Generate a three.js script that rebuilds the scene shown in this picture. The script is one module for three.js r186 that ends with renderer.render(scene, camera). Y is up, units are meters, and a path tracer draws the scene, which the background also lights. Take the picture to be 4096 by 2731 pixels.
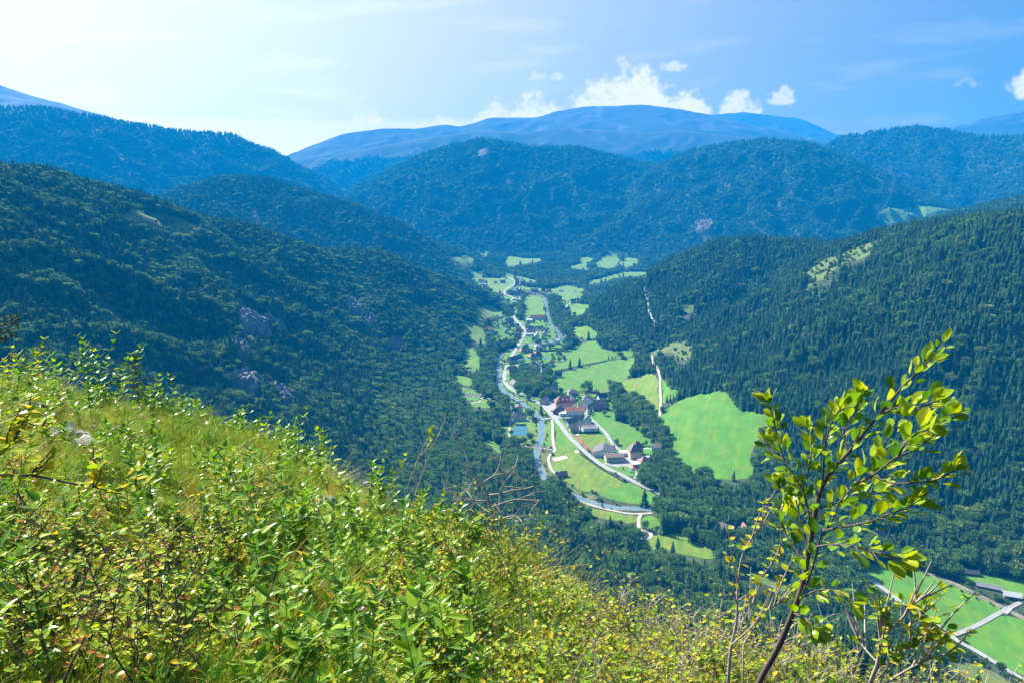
import * as THREE from 'three';
import { mergeGeometries } from 'three/addons/utils/BufferGeometryUtils.js';
import { createNoise2D, createNoise3D } from 'simplex-noise';

// ---------- camera, sky, sun, exposure ----------
const scene = new THREE.Scene();
const camera = new THREE.PerspectiveCamera(46.4, 4096 / 2731, 0.2, 40000);
camera.position.set(0, 380, 0);
camera.rotation.x = -11.8 * Math.PI / 180;
const renderer = new THREE.WebGLRenderer({ antialias: true });
renderer.toneMapping = THREE.LinearToneMapping;
renderer.toneMappingExposure = 3.6;
renderer.shadowMap.enabled = true;
renderer.shadowMap.type = THREE.PCFSoftShadowMap;
const SUN_AZ = -43 * Math.PI / 180, SUN_EL = 40 * Math.PI / 180;
const sunDir = new THREE.Vector3(Math.sin(SUN_AZ) * Math.cos(SUN_EL), Math.sin(SUN_EL), -Math.cos(SUN_AZ) * Math.cos(SUN_EL));
const sun = new THREE.DirectionalLight(new THREE.Color().setRGB(1, 0.94, 0.80), 5);
sun.name = 'sun';
sun.position.copy(sunDir).multiplyScalar(9000).add(new THREE.Vector3(0, 0, -2500));
sun.target.position.set(0, 0, -2500);
sun.castShadow = true;
sun.shadow.radius = 1;
Object.assign(sun.shadow.camera, { left: -3200, right: 3200, top: 3200, bottom: -3200, near: 100, far: 16000 });
sun.shadow.mapSize.set(4096, 4096);
scene.add(sun, sun.target);
scene.fog = new THREE.FogExp2(new THREE.Color().setRGB(0.001, 0.355, 1), 0.000108);

// ---------- random numbers and noise ----------
function rng(a) { return () => { a = (a + 0x6d2b79f5) | 0; let t = Math.imul(a ^ (a >>> 15), 1 | a); t = (t + Math.imul(t ^ (t >>> 7), 61 | t)) ^ t; return ((t ^ (t >>> 14)) >>> 0) / 4294967296; }; }
const n2 = createNoise2D(rng(11)), n2b = createNoise2D(rng(23)), n3 = createNoise3D(rng(37));
const fbm = (x, y, o = 4) => { let s = 0, a = 0.5; for (let i = 0; i < o; i++, a *= 0.5, x = x * 2 + 3.1, y = y * 2 + 1.7) s += a * n2(x, y); return s; };
const clamp = (v, a = 0, b = 1) => Math.min(b, Math.max(a, v));
const lerp = (a, b, t) => a + (b - a) * t;
const smooth = (e0, e1, x) => { const t = clamp((x - e0) / (e1 - e0)); return t * t * (3 - 2 * t); };
const V = (x, y, z) => new THREE.Vector3(x, y, z);
const RGB = (r, g, b) => new THREE.Color().setRGB(r, g, b);
// ---------- the sky: air brightening towards the sun, thin streaks, cumulus over the far range ----------
{
  const W = 4096, Hh = 2048, data = new Float32Array(W * Hh * 4), K = 1 / 3.6, HAZE = 0.000105, AIR = [0.03, 0.48, 1.34];
  const noise = createNoise2D(rng(5));
  const f = (x, y, o) => { let s = 0, a = 0.5; for (let i = 0; i < o; i++, a *= 0.52, x *= 2.03, y *= 2.03) s += a * noise(x + i * 7.3, y - i * 3.1); return s; };
  // cumulus: [azimuth, elevation of its base, half width, height] in degrees and how solid it is
  const CLOUDS = [[8.3, 4.2, 2.3, 4.0, 1.0], [6.2, 4.5, 2.4, 2.1, 1], [9.6, 4.2, 1.8, 2.8, 1], [11.9, 4.1, 2.0, 1.6, 1], [15.4, 4.0, 1.6, 1.7, .9], [18.1, 4.7, 1.0, 1.0, .7], [1.4, 3.6, 2.4, 2.1, 1], [-1.4, 3.4, 1.4, 1.9, .85], [3.0, 3.6, 1.3, 1.4, .8], [11.2, 7.0, 1.2, .7, .6], [1.7, 6.5, .7, .5, .5], [3.1, 6.5, .5, .45, .5], [-9.5, 3.7, .7, .9, .6], [-10.7, 3.7, .5, .7, .5], [-4.6, 3.3, .9, .9, .55], [32.2, 4.9, 1.5, 1.9, .9], [28.8, 5.3, .8, .5, .3], [-32, 6.2, 1.2, .8, .5], [-44, 6, 4, 3, .8], [52, 4, 5, 3.4, .9], [70, 5, 4, 3, .8], [-95, 5, 5, 3, .8], [118, 4, 6, 3.5, .9], [170, 5, 5, 3, .8], [-140, 4, 5, 3, .9]];
  for (let r = 0; r < Hh; r++) {
    const el = ((r + 0.5) / Hh - 0.5) * Math.PI, y = Math.sin(el), ce = Math.cos(el), eld = el * 180 / Math.PI;
    for (let c = 0; c < W; c++) {
      const ph = ((c + 0.5) / W - 0.5) * 2 * Math.PI, x = Math.cos(ph) * ce, z = Math.sin(ph) * ce;
      const cg = clamp(x * sunDir.x + y * sunDir.y + z * sunDir.z, -1, 1), g = Math.acos(cg) * 180 / Math.PI;
      const up = Math.max(y, 0), hor = Math.exp(-up * 7.5);
      let R = lerp(0.02, 0.12, hor), G = lerp(0.275, 0.47, hor), B = lerp(0.86, 0.92, hor);
      let w = Math.exp(-Math.pow(g / 57, 3.1));
      w = clamp(w * (0.86 + 0.4 * hor));
      const glow = 1.05 + 2.2 * Math.exp(-Math.pow(g / 17, 2)) + 1.1 * Math.exp(-Math.pow(g / 36, 2)) * (0.5 + hor);
      R = lerp(R, 0.88 * glow, w); G = lerp(G, 0.95 * glow, w); B = lerp(B, 1.0 * glow, w);
      if (eld > 0 && eld < 70) {                                  // thin high streaks
        const az = Math.atan2(x, -z) * 180 / Math.PI, s = f(az * 0.05 + eld * 0.11, eld * 0.33 - az * 0.03, 4);
        const st = smooth(0.08, 0.55, s) * 0.10 * smooth(0, 4, eld);
        R += st * 0.8; G += st * 0.6; B += st * 0.3;
        if (eld < 13) for (const [ca, cb, cw, chh, solid] of CLOUDS) {
          const dx = (az - ca) / cw, dy = (eld - cb) / chh;
          if (Math.abs(dx) > 1.5 || dy < -0.6 || dy > 1.5) continue;
          const n = f(az * 0.55 + ca, eld * 0.62, 6), nf = f(az * 1.9 + 40, eld * 2.1 + ca, 4);
          const dome = 1 - Math.pow(Math.abs(dx), 1.8) - (dy > 0 ? Math.pow(dy, 1.5) : Math.pow(-dy * 3.2, 2));
          const d = dome * 1.25 + n * (cw < 1.3 ? 1.5 : 0.72) + nf * (cw < 1.3 ? 0.8 : 0.42), a = smooth(0.02, 0.85, d) * solid;
          if (a <= 0) continue;
          const veil = a * (0.80 + 0.20 * smooth(0.4, 1.3, d + 0.6 * nf)); // thin where the vapour is thin
          R = lerp(R, 1.0, veil); G = lerp(G, 1.02, veil); B = lerp(B, 1.06, veil);
        }
      }
      // what stands beyond the valley haze, so that air and haze together give the sky above
      const T = Math.exp(-HAZE * Math.min(15000, 900 / Math.max(y, 0.02))), i = (r * W + c) * 4;
      data[i] = Math.max(0.02, (R - AIR[0] * (1 - T)) / T) * K; data[i + 1] = Math.max(0.05, (G - AIR[1] * (1 - T)) / T) * K; data[i + 2] = Math.max(0.1, (B - AIR[2] * (1 - T)) / T) * K; data[i + 3] = 1;
    }
  }
  const t = new THREE.DataTexture(data, W, Hh, THREE.RGBAFormat, THREE.FloatType);
  t.mapping = THREE.EquirectangularReflectionMapping; t.magFilter = THREE.LinearFilter; t.needsUpdate = true;
  scene.background = t; scene.environment = t;
}
// ---------- the lie of the land: crests in metres, each with the steepness of its flanks ----------
const RIDGES = [[0.35,[-3667,629,-11950,-3313,631,-12053,-3071,670,-12117,-2705,615,-12204]],[0.35,[-5398,1384,-7818,-5152,1294,-7982,-4980,1217,-8090,-4799,1154,-8199,-4576,1095,-8325,-4308,1008,-8467,-3911,825,-8438]],[0.55,[-3105,723,-4295,-2977,718,-4505,-2892,744,-4678,-2727,757,-4777,-2594,734,-4850,-2454,709,-4922,-2264,673,-5067,-2126,649,-5181,-1984,638,-5237,-1853,636,-5338,-1719,571,-5435,-1565,476,-5585,-1454,405,-5718,-1307,283,-5856,-1118,164,-5997]],[0.5,[-1208,265,-2746,-1201,289,-2858,-1175,336,-2977,-1083,370,-3064,-957,359,-3106,-804,318,-3149,-645,266,-3185,-530,215,-3206,-396,144,-3226,-297,87,-3287,-230,37,-3342]],[0.6,[-868,399,-1161,-854,392,-1270,-850,384,-1355,-822,379,-1431,-788,357,-1507,-746,337,-1583,-723,317,-1627,-715,304,-1641,-659,285,-1675,-586,269,-1734,-518,231,-1807,-468,198,-1872,-440,195,-1931,-359,183,-2018,-280,133,-2081,-206,73,-2190,-86,7,-2298]],[0.55,[-714,299,-1636,-543,202,-1505,-438,136,-1382,-374,78,-1297,-313,37,-1210,-239,3,-1125,-139,-6,-1031]],[0.4,[-359,183,-2018,-294,105,-1948,-226,27,-1826,-182,-26,-1720]],[0.5,[-854,387,-1269,-774,297,-1106,-651,240,-1008,-559,186,-947,-478,151,-912]],[0.4,[-2389,497,-8677,-2209,616,-8725,-2030,708,-8768,-1777,828,-8925,-1423,883,-9089,-1056,891,-9240,-772,946,-9368,-575,923,-9382,-230,1027,-9497,270,1027,-9496,519,1098,-9486,817,1145,-9465,1111,1152,-9435,1499,1162,-9381,1862,1101,-9214,2210,1018,-9034,2480,945,-8963,2886,819,-8736,3305,714,-8371]],[0.5,[2619,1178,-11711,2908,1220,-11642,3249,1243,-11552,3751,1168,-11399,3913,1153,-11344,4080,1033,-11285,4324,902,-11194,4425,923,-11154,4527,910,-11113,4686,793,-11047]],[0.42,[-1911,418,-7356,-1567,573,-7437,-1258,629,-7495,-876,713,-7650,-313,791,-7794,99,772,-7799,517,828,-7883,930,794,-7845,1319,766,-7688,1573,797,-7742,2012,731,-7536,2419,683,-7310,2854,585,-6936]],[0.52,[-1055,156,-5500,-831,291,-5234,-610,451,-5063,-439,535,-4981,-201,587,-4996,-16,567,-5000,118,537,-5049,407,540,-4983,592,496,-4965,774,447,-4940,934,429,-4810]],[0.6,[-201,587,-4996,-316,359,-4689,-346,173,-4386,-302,54,-4089]],[0.6,[407,540,-4983,261,359,-4693,57,172,-4400,-102,53,-4099]],[0.52,[933,439,-4810,1066,519,-4731,1239,551,-4637,1404,566,-4538,1582,542,-4426,1711,482,-4324,1813,413,-4228,1908,326,-4075,2009,255,-3915,2094,209,-3755,2182,168,-3589]],[0.6,[1155,541,-4690,906,335,-4408,636,205,-4152,435,87,-3926]],[0.6,[1582,542,-4426,1380,315,-4125,1201,153,-3868]],[0.6,[2094,517,-5516,2142,565,-5498,2261,636,-5449,2474,664,-5356,2610,679,-5291,2744,656,-5223,2867,607,-5042,3013,597,-4839,3156,592,-4504]],[0.65,[2610,679,-5291,2553,460,-4872,2505,287,-4557]],[0.4,[4494,795,-8709,4630,871,-8637,4898,958,-8488,5160,1011,-8332,5595,1091,-8046]],[0.5,[1319,230,-2583,1403,257,-2538,1457,286,-2450,1496,310,-2367,1563,343,-2202]],[0.62,[199,-14,-2342,372,80,-2219,431,144,-2106,475,182,-2046,521,212,-1983,586,224,-1912,636,221,-1875,680,222,-1828,714,221,-1761,706,237,-1656,706,271,-1491,723,293,-1371,743,305,-1280,761,316,-1199,894,332,-1180,1076,350,-1184]],[0.6,[586,224,-1912,479,155,-1787,386,83,-1707,318,22,-1650]]];
const SEG = [];
for (const [s, p] of RIDGES) for (let i = 0; i + 5 < p.length; i += 3) {
  const [ax, ay, az, bx, by, bz] = p.slice(i, i + 6), dx = bx - ax, dz = bz - az;
  SEG.push({ s, ax, ay, az, dx, dy: by - ay, dz, l2: dx * dx + dz * dz, cx: (ax + bx) / 2, cz: (az + bz) / 2, reach: Math.max(ay, by) / s + Math.hypot(dx, dz) / 2 + 60 });
}
const smax = (a, b, k) => { const h = clamp(0.5 + 0.5 * (a - b) / k); return lerp(b, a, h) + k * h * (1 - h); };
function landHeight(x, z) {
  let best = -200, dist = 0, top = 0;
  for (const g of SEG) {
    const mx = x - g.cx, mz = z - g.cz;
    if (mx * mx + mz * mz > g.reach * g.reach) continue;
    const t = clamp(((x - g.ax) * g.dx + (z - g.az) * g.dz) / g.l2), ex = x - g.ax - t * g.dx, ez = z - g.az - t * g.dz, d = Math.sqrt(ex * ex + ez * ez), y = g.ay + t * g.dy;
    const v = y - g.s * (Math.sqrt(d * d + 900) - 30);
    if (v > best) { best = v; dist = d; top = y; }
  }
  { // the mountain the photographer stands on: a short cliff, then an even slope
    const ex = x > 0 ? x : Math.max(0, -x - 260), ez = z < 0 ? z : 0, d = Math.hypot(ex, ez, x < 0 && z < 0 ? 0 : 0), v = d < 18 ? 366 - 2.2 * d : 335.4 - 0.5 * d;
    if (v > best) { best = v; dist = Math.max(0, d - 60); top = 300; }
  }
  if (best > -60) {
    const far = clamp((top - 350) / 500), L = 280 + 420 * far, ridged = 1 - Math.abs(n2(x / L + 3, z / L - 7)), r2 = 1 - Math.abs(n2b(x / (L * 0.38), z / (L * 0.38)));
    const amp = (40 + 190 * far * (1 - far)) * clamp(dist / 220) * smooth(40, 130, best);
    best += amp * ((ridged - 0.72) * 0.9 + (r2 - 0.7) * 0.42);
    best += n2(x / 42, z / 42) * 2.2 * smooth(15, 60, best) * clamp(dist / 60);
  }
  return smax(best, 0.6 * n2(x / 160, z / 160) * smooth(120, 400, Math.abs(z)), 26);
}
// height grids: the valley in 10 m cells, the far ranges in 50 m cells
class Grid {
  constructor(x0, x1, z0, z1, c) {
    Object.assign(this, { x0, z0, c, nx: Math.round((x1 - x0) / c) + 1, nz: Math.round((z1 - z0) / c) + 1 });
    this.h = new Float32Array(this.nx * this.nz);
    for (let j = 0, k = 0; j < this.nz; j++) for (let i = 0; i < this.nx; i++) this.h[k++] = landHeight(x0 + i * c, z0 + j * c);
  }
  at(x, z) {
    const u = clamp((x - this.x0) / this.c, 0, this.nx - 1.001), v = clamp((z - this.z0) / this.c, 0, this.nz - 1.001), i = Math.floor(u), j = Math.floor(v), a = u - i, b = v - j, k = j * this.nx + i, h = this.h;
    return a + b < 1 ? h[k] + (h[k + 1] - h[k]) * a + (h[k + this.nx] - h[k]) * b : h[k + this.nx + 1] + (h[k + this.nx] - h[k + this.nx + 1]) * (1 - a) + (h[k + 1] - h[k + this.nx + 1]) * (1 - b);
  }
}
const nearGrid = new Grid(-3100, 3100, -4600, 260, 10), farGrid = new Grid(-9600, 9600, -13600, -4550, 50);
const groundY = (x, z) => (z > -4590 && Math.abs(x) < 3090 ? nearGrid : farGrid).at(x, z);
const MEADOWS = {far_bank:[[-247,-3061.9],[-221.8,-3120.6],[-204.2,-3157.8],[-186.1,-3700.6],[-159.2,-3143.4],[-193.5,-3062.7],[-212.8,-3059.6],[-239.2,-3022.4]],far_knoll:[[-168.7,-3849.4],[-132.6,-3876.1],[-98.4,-3869.1],[-100.8,-3842.6],[-148.9,-3812.2]],terrace:[[-31.6,-3644.6],[-14.6,-3789.1],[21.6,-3755.8],[68.7,-3703.3],[128.1,-3706.2],[136.6,-3614.9],[99.8,-3538.3],[64.7,-3480.7],[30.8,-3431.2],[-7.6,-3384],[-30.2,-3480.6]],pasture:[[243.1,-3360],[286.1,-3458.2],[334.9,-3764.4],[374,-3702.3],[368.6,-3561],[423.2,-3745.6],[497.6,-3817.1],[553.3,-3820.8],[540.2,-3767.3],[580.1,-3673.8],[555,-3511.7],[479.6,-3335.4],[465.6,-3431.7],[402,-3312.9],[353.9,-3362.4],[301.6,-3262]],strip:[[276.6,-2882.2],[333.9,-2981],[408.2,-3112],[468.2,-3181.7],[545.3,-3153.9],[498.6,-3051.6],[420.1,-3015.5],[333,-2887.9],[273.7,-2802.3]],hamlet:[[-149.8,-3016],[-91.7,-3099.2],[-31.5,-3055.9],[2.8,-2941.8],[2.7,-2836],[-38.3,-2828.3],[-87.5,-2798],[-116,-2832.2],[-132.3,-2891.5],[-146.5,-2945.2]],bend:[[-87.5,-2798],[-38.3,-2828.3],[2.7,-2836],[-14.9,-2715.9],[-35.3,-2599.1],[-61.1,-2627.1],[-83.3,-2732.4]],bank:[[-32.5,-3152.6],[17.7,-3055.9],[64.8,-2960.1],[100.4,-2887],[49.3,-2887.2],[26.8,-2977.4],[-11.8,-3056.2]],upper:[[24.8,-2750.7],[77.2,-2721.4],[137.9,-2705.8],[186.5,-2780.8],[238.6,-2734],[230.8,-2628],[175.2,-2608.2],[120.7,-2612.8],[75.4,-2656.5],[28.5,-2678.7]],crossing:[[119.4,-2583.6],[223,-2599.7],[210.4,-2473],[163,-2421.1],[137,-2447.1]],long:[[38.8,-2498.5],[64.1,-2541.3],[115.1,-2489.6],[103.1,-2394],[90.9,-2279.6],[93,-2152.2],[53.6,-2113.4],[27.3,-2070.7],[26.8,-2172.5],[36.2,-2327.3]],slope:[[171.8,-2324.6],[198.3,-2372.9],[245.5,-2178.7],[226.7,-2101],[207.1,-2179.2],[187.1,-2072.3],[165,-2133.2],[170.6,-2255.8]],west1:[[-94.1,-1969.1],[-80.4,-2213.1],[-52.5,-2248.8],[-23.2,-2230.5],[-19,-2164.8],[-48.6,-2075.6],[-71.5,-1962],[-82.6,-1922.7]],west2:[[-118.5,-1872],[-96.4,-1884.8],[-74.6,-1876.1],[-62.5,-1830.2],[-59.1,-1768.9],[-76.1,-1761],[-91.3,-1777.7],[-106.5,-1791],[-114.5,-1828.2]],west3:[[-106.6,-1739.9],[-89.1,-1730.4],[-72.7,-1677.4],[-61.4,-1593.7],[-64.5,-1540.6],[-82.3,-1540.5],[-100,-1581.7],[-125.9,-1581.2],[-129.9,-1599],[-104.3,-1609.5],[-104.7,-1659.8]],west4:[[-116.4,-1504.1],[-97.4,-1497.4],[-76.1,-1467],[-73.8,-1418.5],[-93.3,-1431.5],[-107,-1457.7]],hill:[[149.6,-1969.7],[172.8,-1943.1],[189.9,-1891.5],[202.3,-1833],[200.9,-1818.7],[177.4,-1820],[166.1,-1827.2],[148.5,-1912.6]],big:[[157.3,-1793.5],[187.2,-1800],[200.9,-1712],[224,-1674.1],[259.3,-1655.2],[250,-1626.2],[202.2,-1627],[152.5,-1580.9],[106.1,-1547.8],[77.6,-1538.1],[100.7,-1629.9],[119.7,-1713.8],[136.8,-1754.4]],middle:[[76.6,-1518.4],[104.8,-1527.5],[154.1,-1569.8],[203.6,-1616.2],[253.9,-1616.6],[242.7,-1558.5],[215.5,-1455.9],[183.6,-1411.2],[153.8,-1394.4],[118.5,-1386.1],[95,-1377.1],[79.9,-1393.4],[76.2,-1459.2]],hay:[[152.9,-1385.6],[187,-1419.7],[217.6,-1454],[248.2,-1452],[260,-1366.7],[250.1,-1322.5],[245.6,-1279.4],[228,-1203],[221.3,-1210.3],[221,-1282.6],[191.9,-1334.1],[166,-1359.9]],track:[[265,-1363.7],[269,-1304.2],[272.4,-1257.8],[248,-1246.9],[257,-1307.3]],east:[[230.1,-1191],[267,-1225.6],[318.6,-1163.6],[323.9,-1087.6],[350,-1030.3],[325.6,-1003.6],[309.3,-978.4],[303.2,-942.2],[281.2,-944.2],[239.5,-976.3],[222.7,-1027.8],[231.8,-1112.1]],green:[[128.4,-1245.9],[164.5,-1258.1],[166,-1213],[180.4,-1189.2],[194.7,-1148.3],[205.1,-1092.1],[199.7,-1079.6],[176.7,-1074.7],[154.2,-1071.8],[150.6,-1092.9],[141,-1149.6],[131.7,-1189.6]],court:[[86.6,-1143.4],[125.5,-1146.8],[143.2,-1078.6],[120.1,-1078.3],[117.6,-1069.1],[107.9,-1066.7],[99.1,-1092.4]],football:[[53,-1034.9],[60.2,-1056.4],[71.6,-1063.9],[88.9,-1064.5],[96,-1055.5],[108.5,-1024.6],[122.8,-991.3],[137,-964.6],[143,-946.1],[123.8,-927.7],[103.4,-916.7],[83.4,-923.1],[71.1,-944.6],[58.6,-971.8],[53.2,-1009.1]],lower:[[103,-913.2],[122.5,-927.7],[146.3,-949.8],[160.3,-931.4],[175.2,-905.9],[168.3,-881.8],[139.3,-882],[115,-899.3]],roadside:[[65.7,-1193.3],[74.1,-1187.7],[86.9,-1102.2],[95.1,-1064.5],[60.4,-1060.8],[62.2,-1078.6]],riverside:[[52.9,-1199],[62.5,-1199.2],[56.9,-1083.4],[43.9,-1079.4],[49.3,-1132.9]],dyke:[[40.1,-1061.6],[52.8,-1065.5],[48.6,-1039.4],[50.9,-992.3],[58.2,-963.8],[72,-937.2],[84.2,-916.2],[102.3,-906.2],[98.2,-892.7],[76,-915.9],[60.8,-936.9],[45.6,-972],[41.5,-1013.6]],mown:[[77.5,-884.6],[98.2,-866.9],[122.4,-853.6],[143.9,-844],[140.8,-832.2],[131.3,-826.6],[120,-835.6],[101.6,-839.2],[87.3,-860.9]],corner:[[145.1,-835.1],[153.3,-847],[161.7,-844],[166.7,-823.6],[154.1,-815],[143.1,-815]],glade:[[132.4,-785.1],[147.9,-793],[163.8,-801.1],[188,-801.4],[199.5,-788.1],[207.6,-763.1],[210,-745.5],[192.9,-745],[172.2,-754.2],[145.4,-764.3],[133.1,-774.6]],pond_lawn:[[-0.6,-1183.3],[27.3,-1193.6],[35.2,-1165.1],[37.3,-1123],[28.4,-1093.8],[18.8,-1098.8],[6,-1123.3],[-0.6,-1144.2]],bath_lawn:[[-26.5,-1178],[-5.8,-1183.5],[-5.6,-1133.5],[-13.8,-1123],[-17.5,-1155.1]],grave_lawn:[[-92,-1409.5],[-56.8,-1374.1],[-57.9,-1318.3],[-81.6,-1330.7]],chapel:[[-70.2,-1303.2],[-56,-1326.4],[-40.7,-1330.1],[-28.9,-1294.9],[-39.1,-1276.6],[-56.1,-1276.7]],ride:[[-52.1,-1172.3],[-40.2,-1122.8],[-18.3,-1094],[-13.2,-1075.7],[-17.7,-1057.7],[-29.3,-1084.9],[-45.1,-1122.8]],lane:[[162,-1060.4],[184.6,-1084.6],[197.3,-1065.7],[191,-1038],[175.8,-1029],[161.9,-1037.6]],flood:[[344.7,-724.6],[377.3,-738.9],[398.9,-726.9],[415.6,-695],[428.1,-667.6],[437.4,-648.1],[376.3,-612.6],[367,-630.3],[356.2,-661.8]],flood2:[[380.5,-604.5],[434.6,-636.9],[448.7,-624.4],[444,-593.3],[395.9,-532.6],[389.1,-540.7]],far_flood:[[430.1,-713.6],[467.1,-708.5],[499.6,-690.6],[484,-666.5],[443.5,-686.9]],scrub:[[343.5,-884.5],[355.1,-872.5],[357.1,-863.4],[369.7,-842],[367,-834.8],[353.2,-852.4],[340.4,-875.3]],near_mead:[[222.6,-727.2],[251.3,-703.9],[263.5,-682.1],[257.2,-675.9],[237.7,-695.2],[221,-713.2]],low_mead:[[345.5,-553.6],[363.7,-537],[258.7,-371.4],[237.5,-366.9]],saddle:[[1717.2,-3739.5],[1888,-3870],[1969.8,-3869.9],[2067.3,-3775.7],[1955.9,-3794],[1771.3,-3699.8]],clear_left:[[-682.1,-1361.1],[-678.3,-1417.4],[-688.5,-1542.9],[-658.1,-1588.6],[-624.3,-1608.5],[-608,-1540.6],[-630.6,-1493.4],[-631.8,-1424.5],[-652.1,-1389.2]],bank_strip:[[-23,-1477.7],[-15.7,-1487.8],[-11.6,-1432.3],[1.4,-1379.5],[14.8,-1350.9],[29.9,-1322],[44.4,-1296],[55.5,-1251.5],[64.5,-1222.8],[54.6,-1229.8],[37.3,-1273.9],[25,-1295.7],[8,-1333],[-7.7,-1371],[-17.3,-1412.1]],bank_strip2:[[-22.5,-1627.5],[-4,-1739.7],[1.7,-1726.4],[-10.3,-1602.9],[-17.3,-1518.9],[-19.1,-1459.2],[-22.5,-1529.5]],islet:[[140,-999.1],[148.1,-1004],[156.3,-999.2],[160,-979.6],[157.6,-968.3],[151.6,-966.4],[143,-977.7]],beyond:[[385.8,-994.1],[399.8,-989.3],[405.4,-981.2],[401.6,-974.1],[388.2,-988.1]],clear_nose:[[280.8,-1620.8],[308.8,-1602.6],[327.7,-1581.9],[339,-1504.7],[335.9,-1446.9],[315.3,-1394.5],[303.6,-1425.1],[310.5,-1507.1],[286.9,-1565.8]],clear_mid:[[363.7,-1731.3],[385.1,-1728.2],[399.6,-1691.9],[388.7,-1690.6],[371.3,-1712.1]],clear_top:[[628.1,-1506.4],[660.7,-1490.7],[680.7,-1448.6],[639,-1388.1],[601,-1401.6]],clear_ridge:[[597.1,-1571.3],[615,-1513.1],[610.3,-1441.8],[547.5,-1376.5],[527.9,-1424.2]]};
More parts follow.
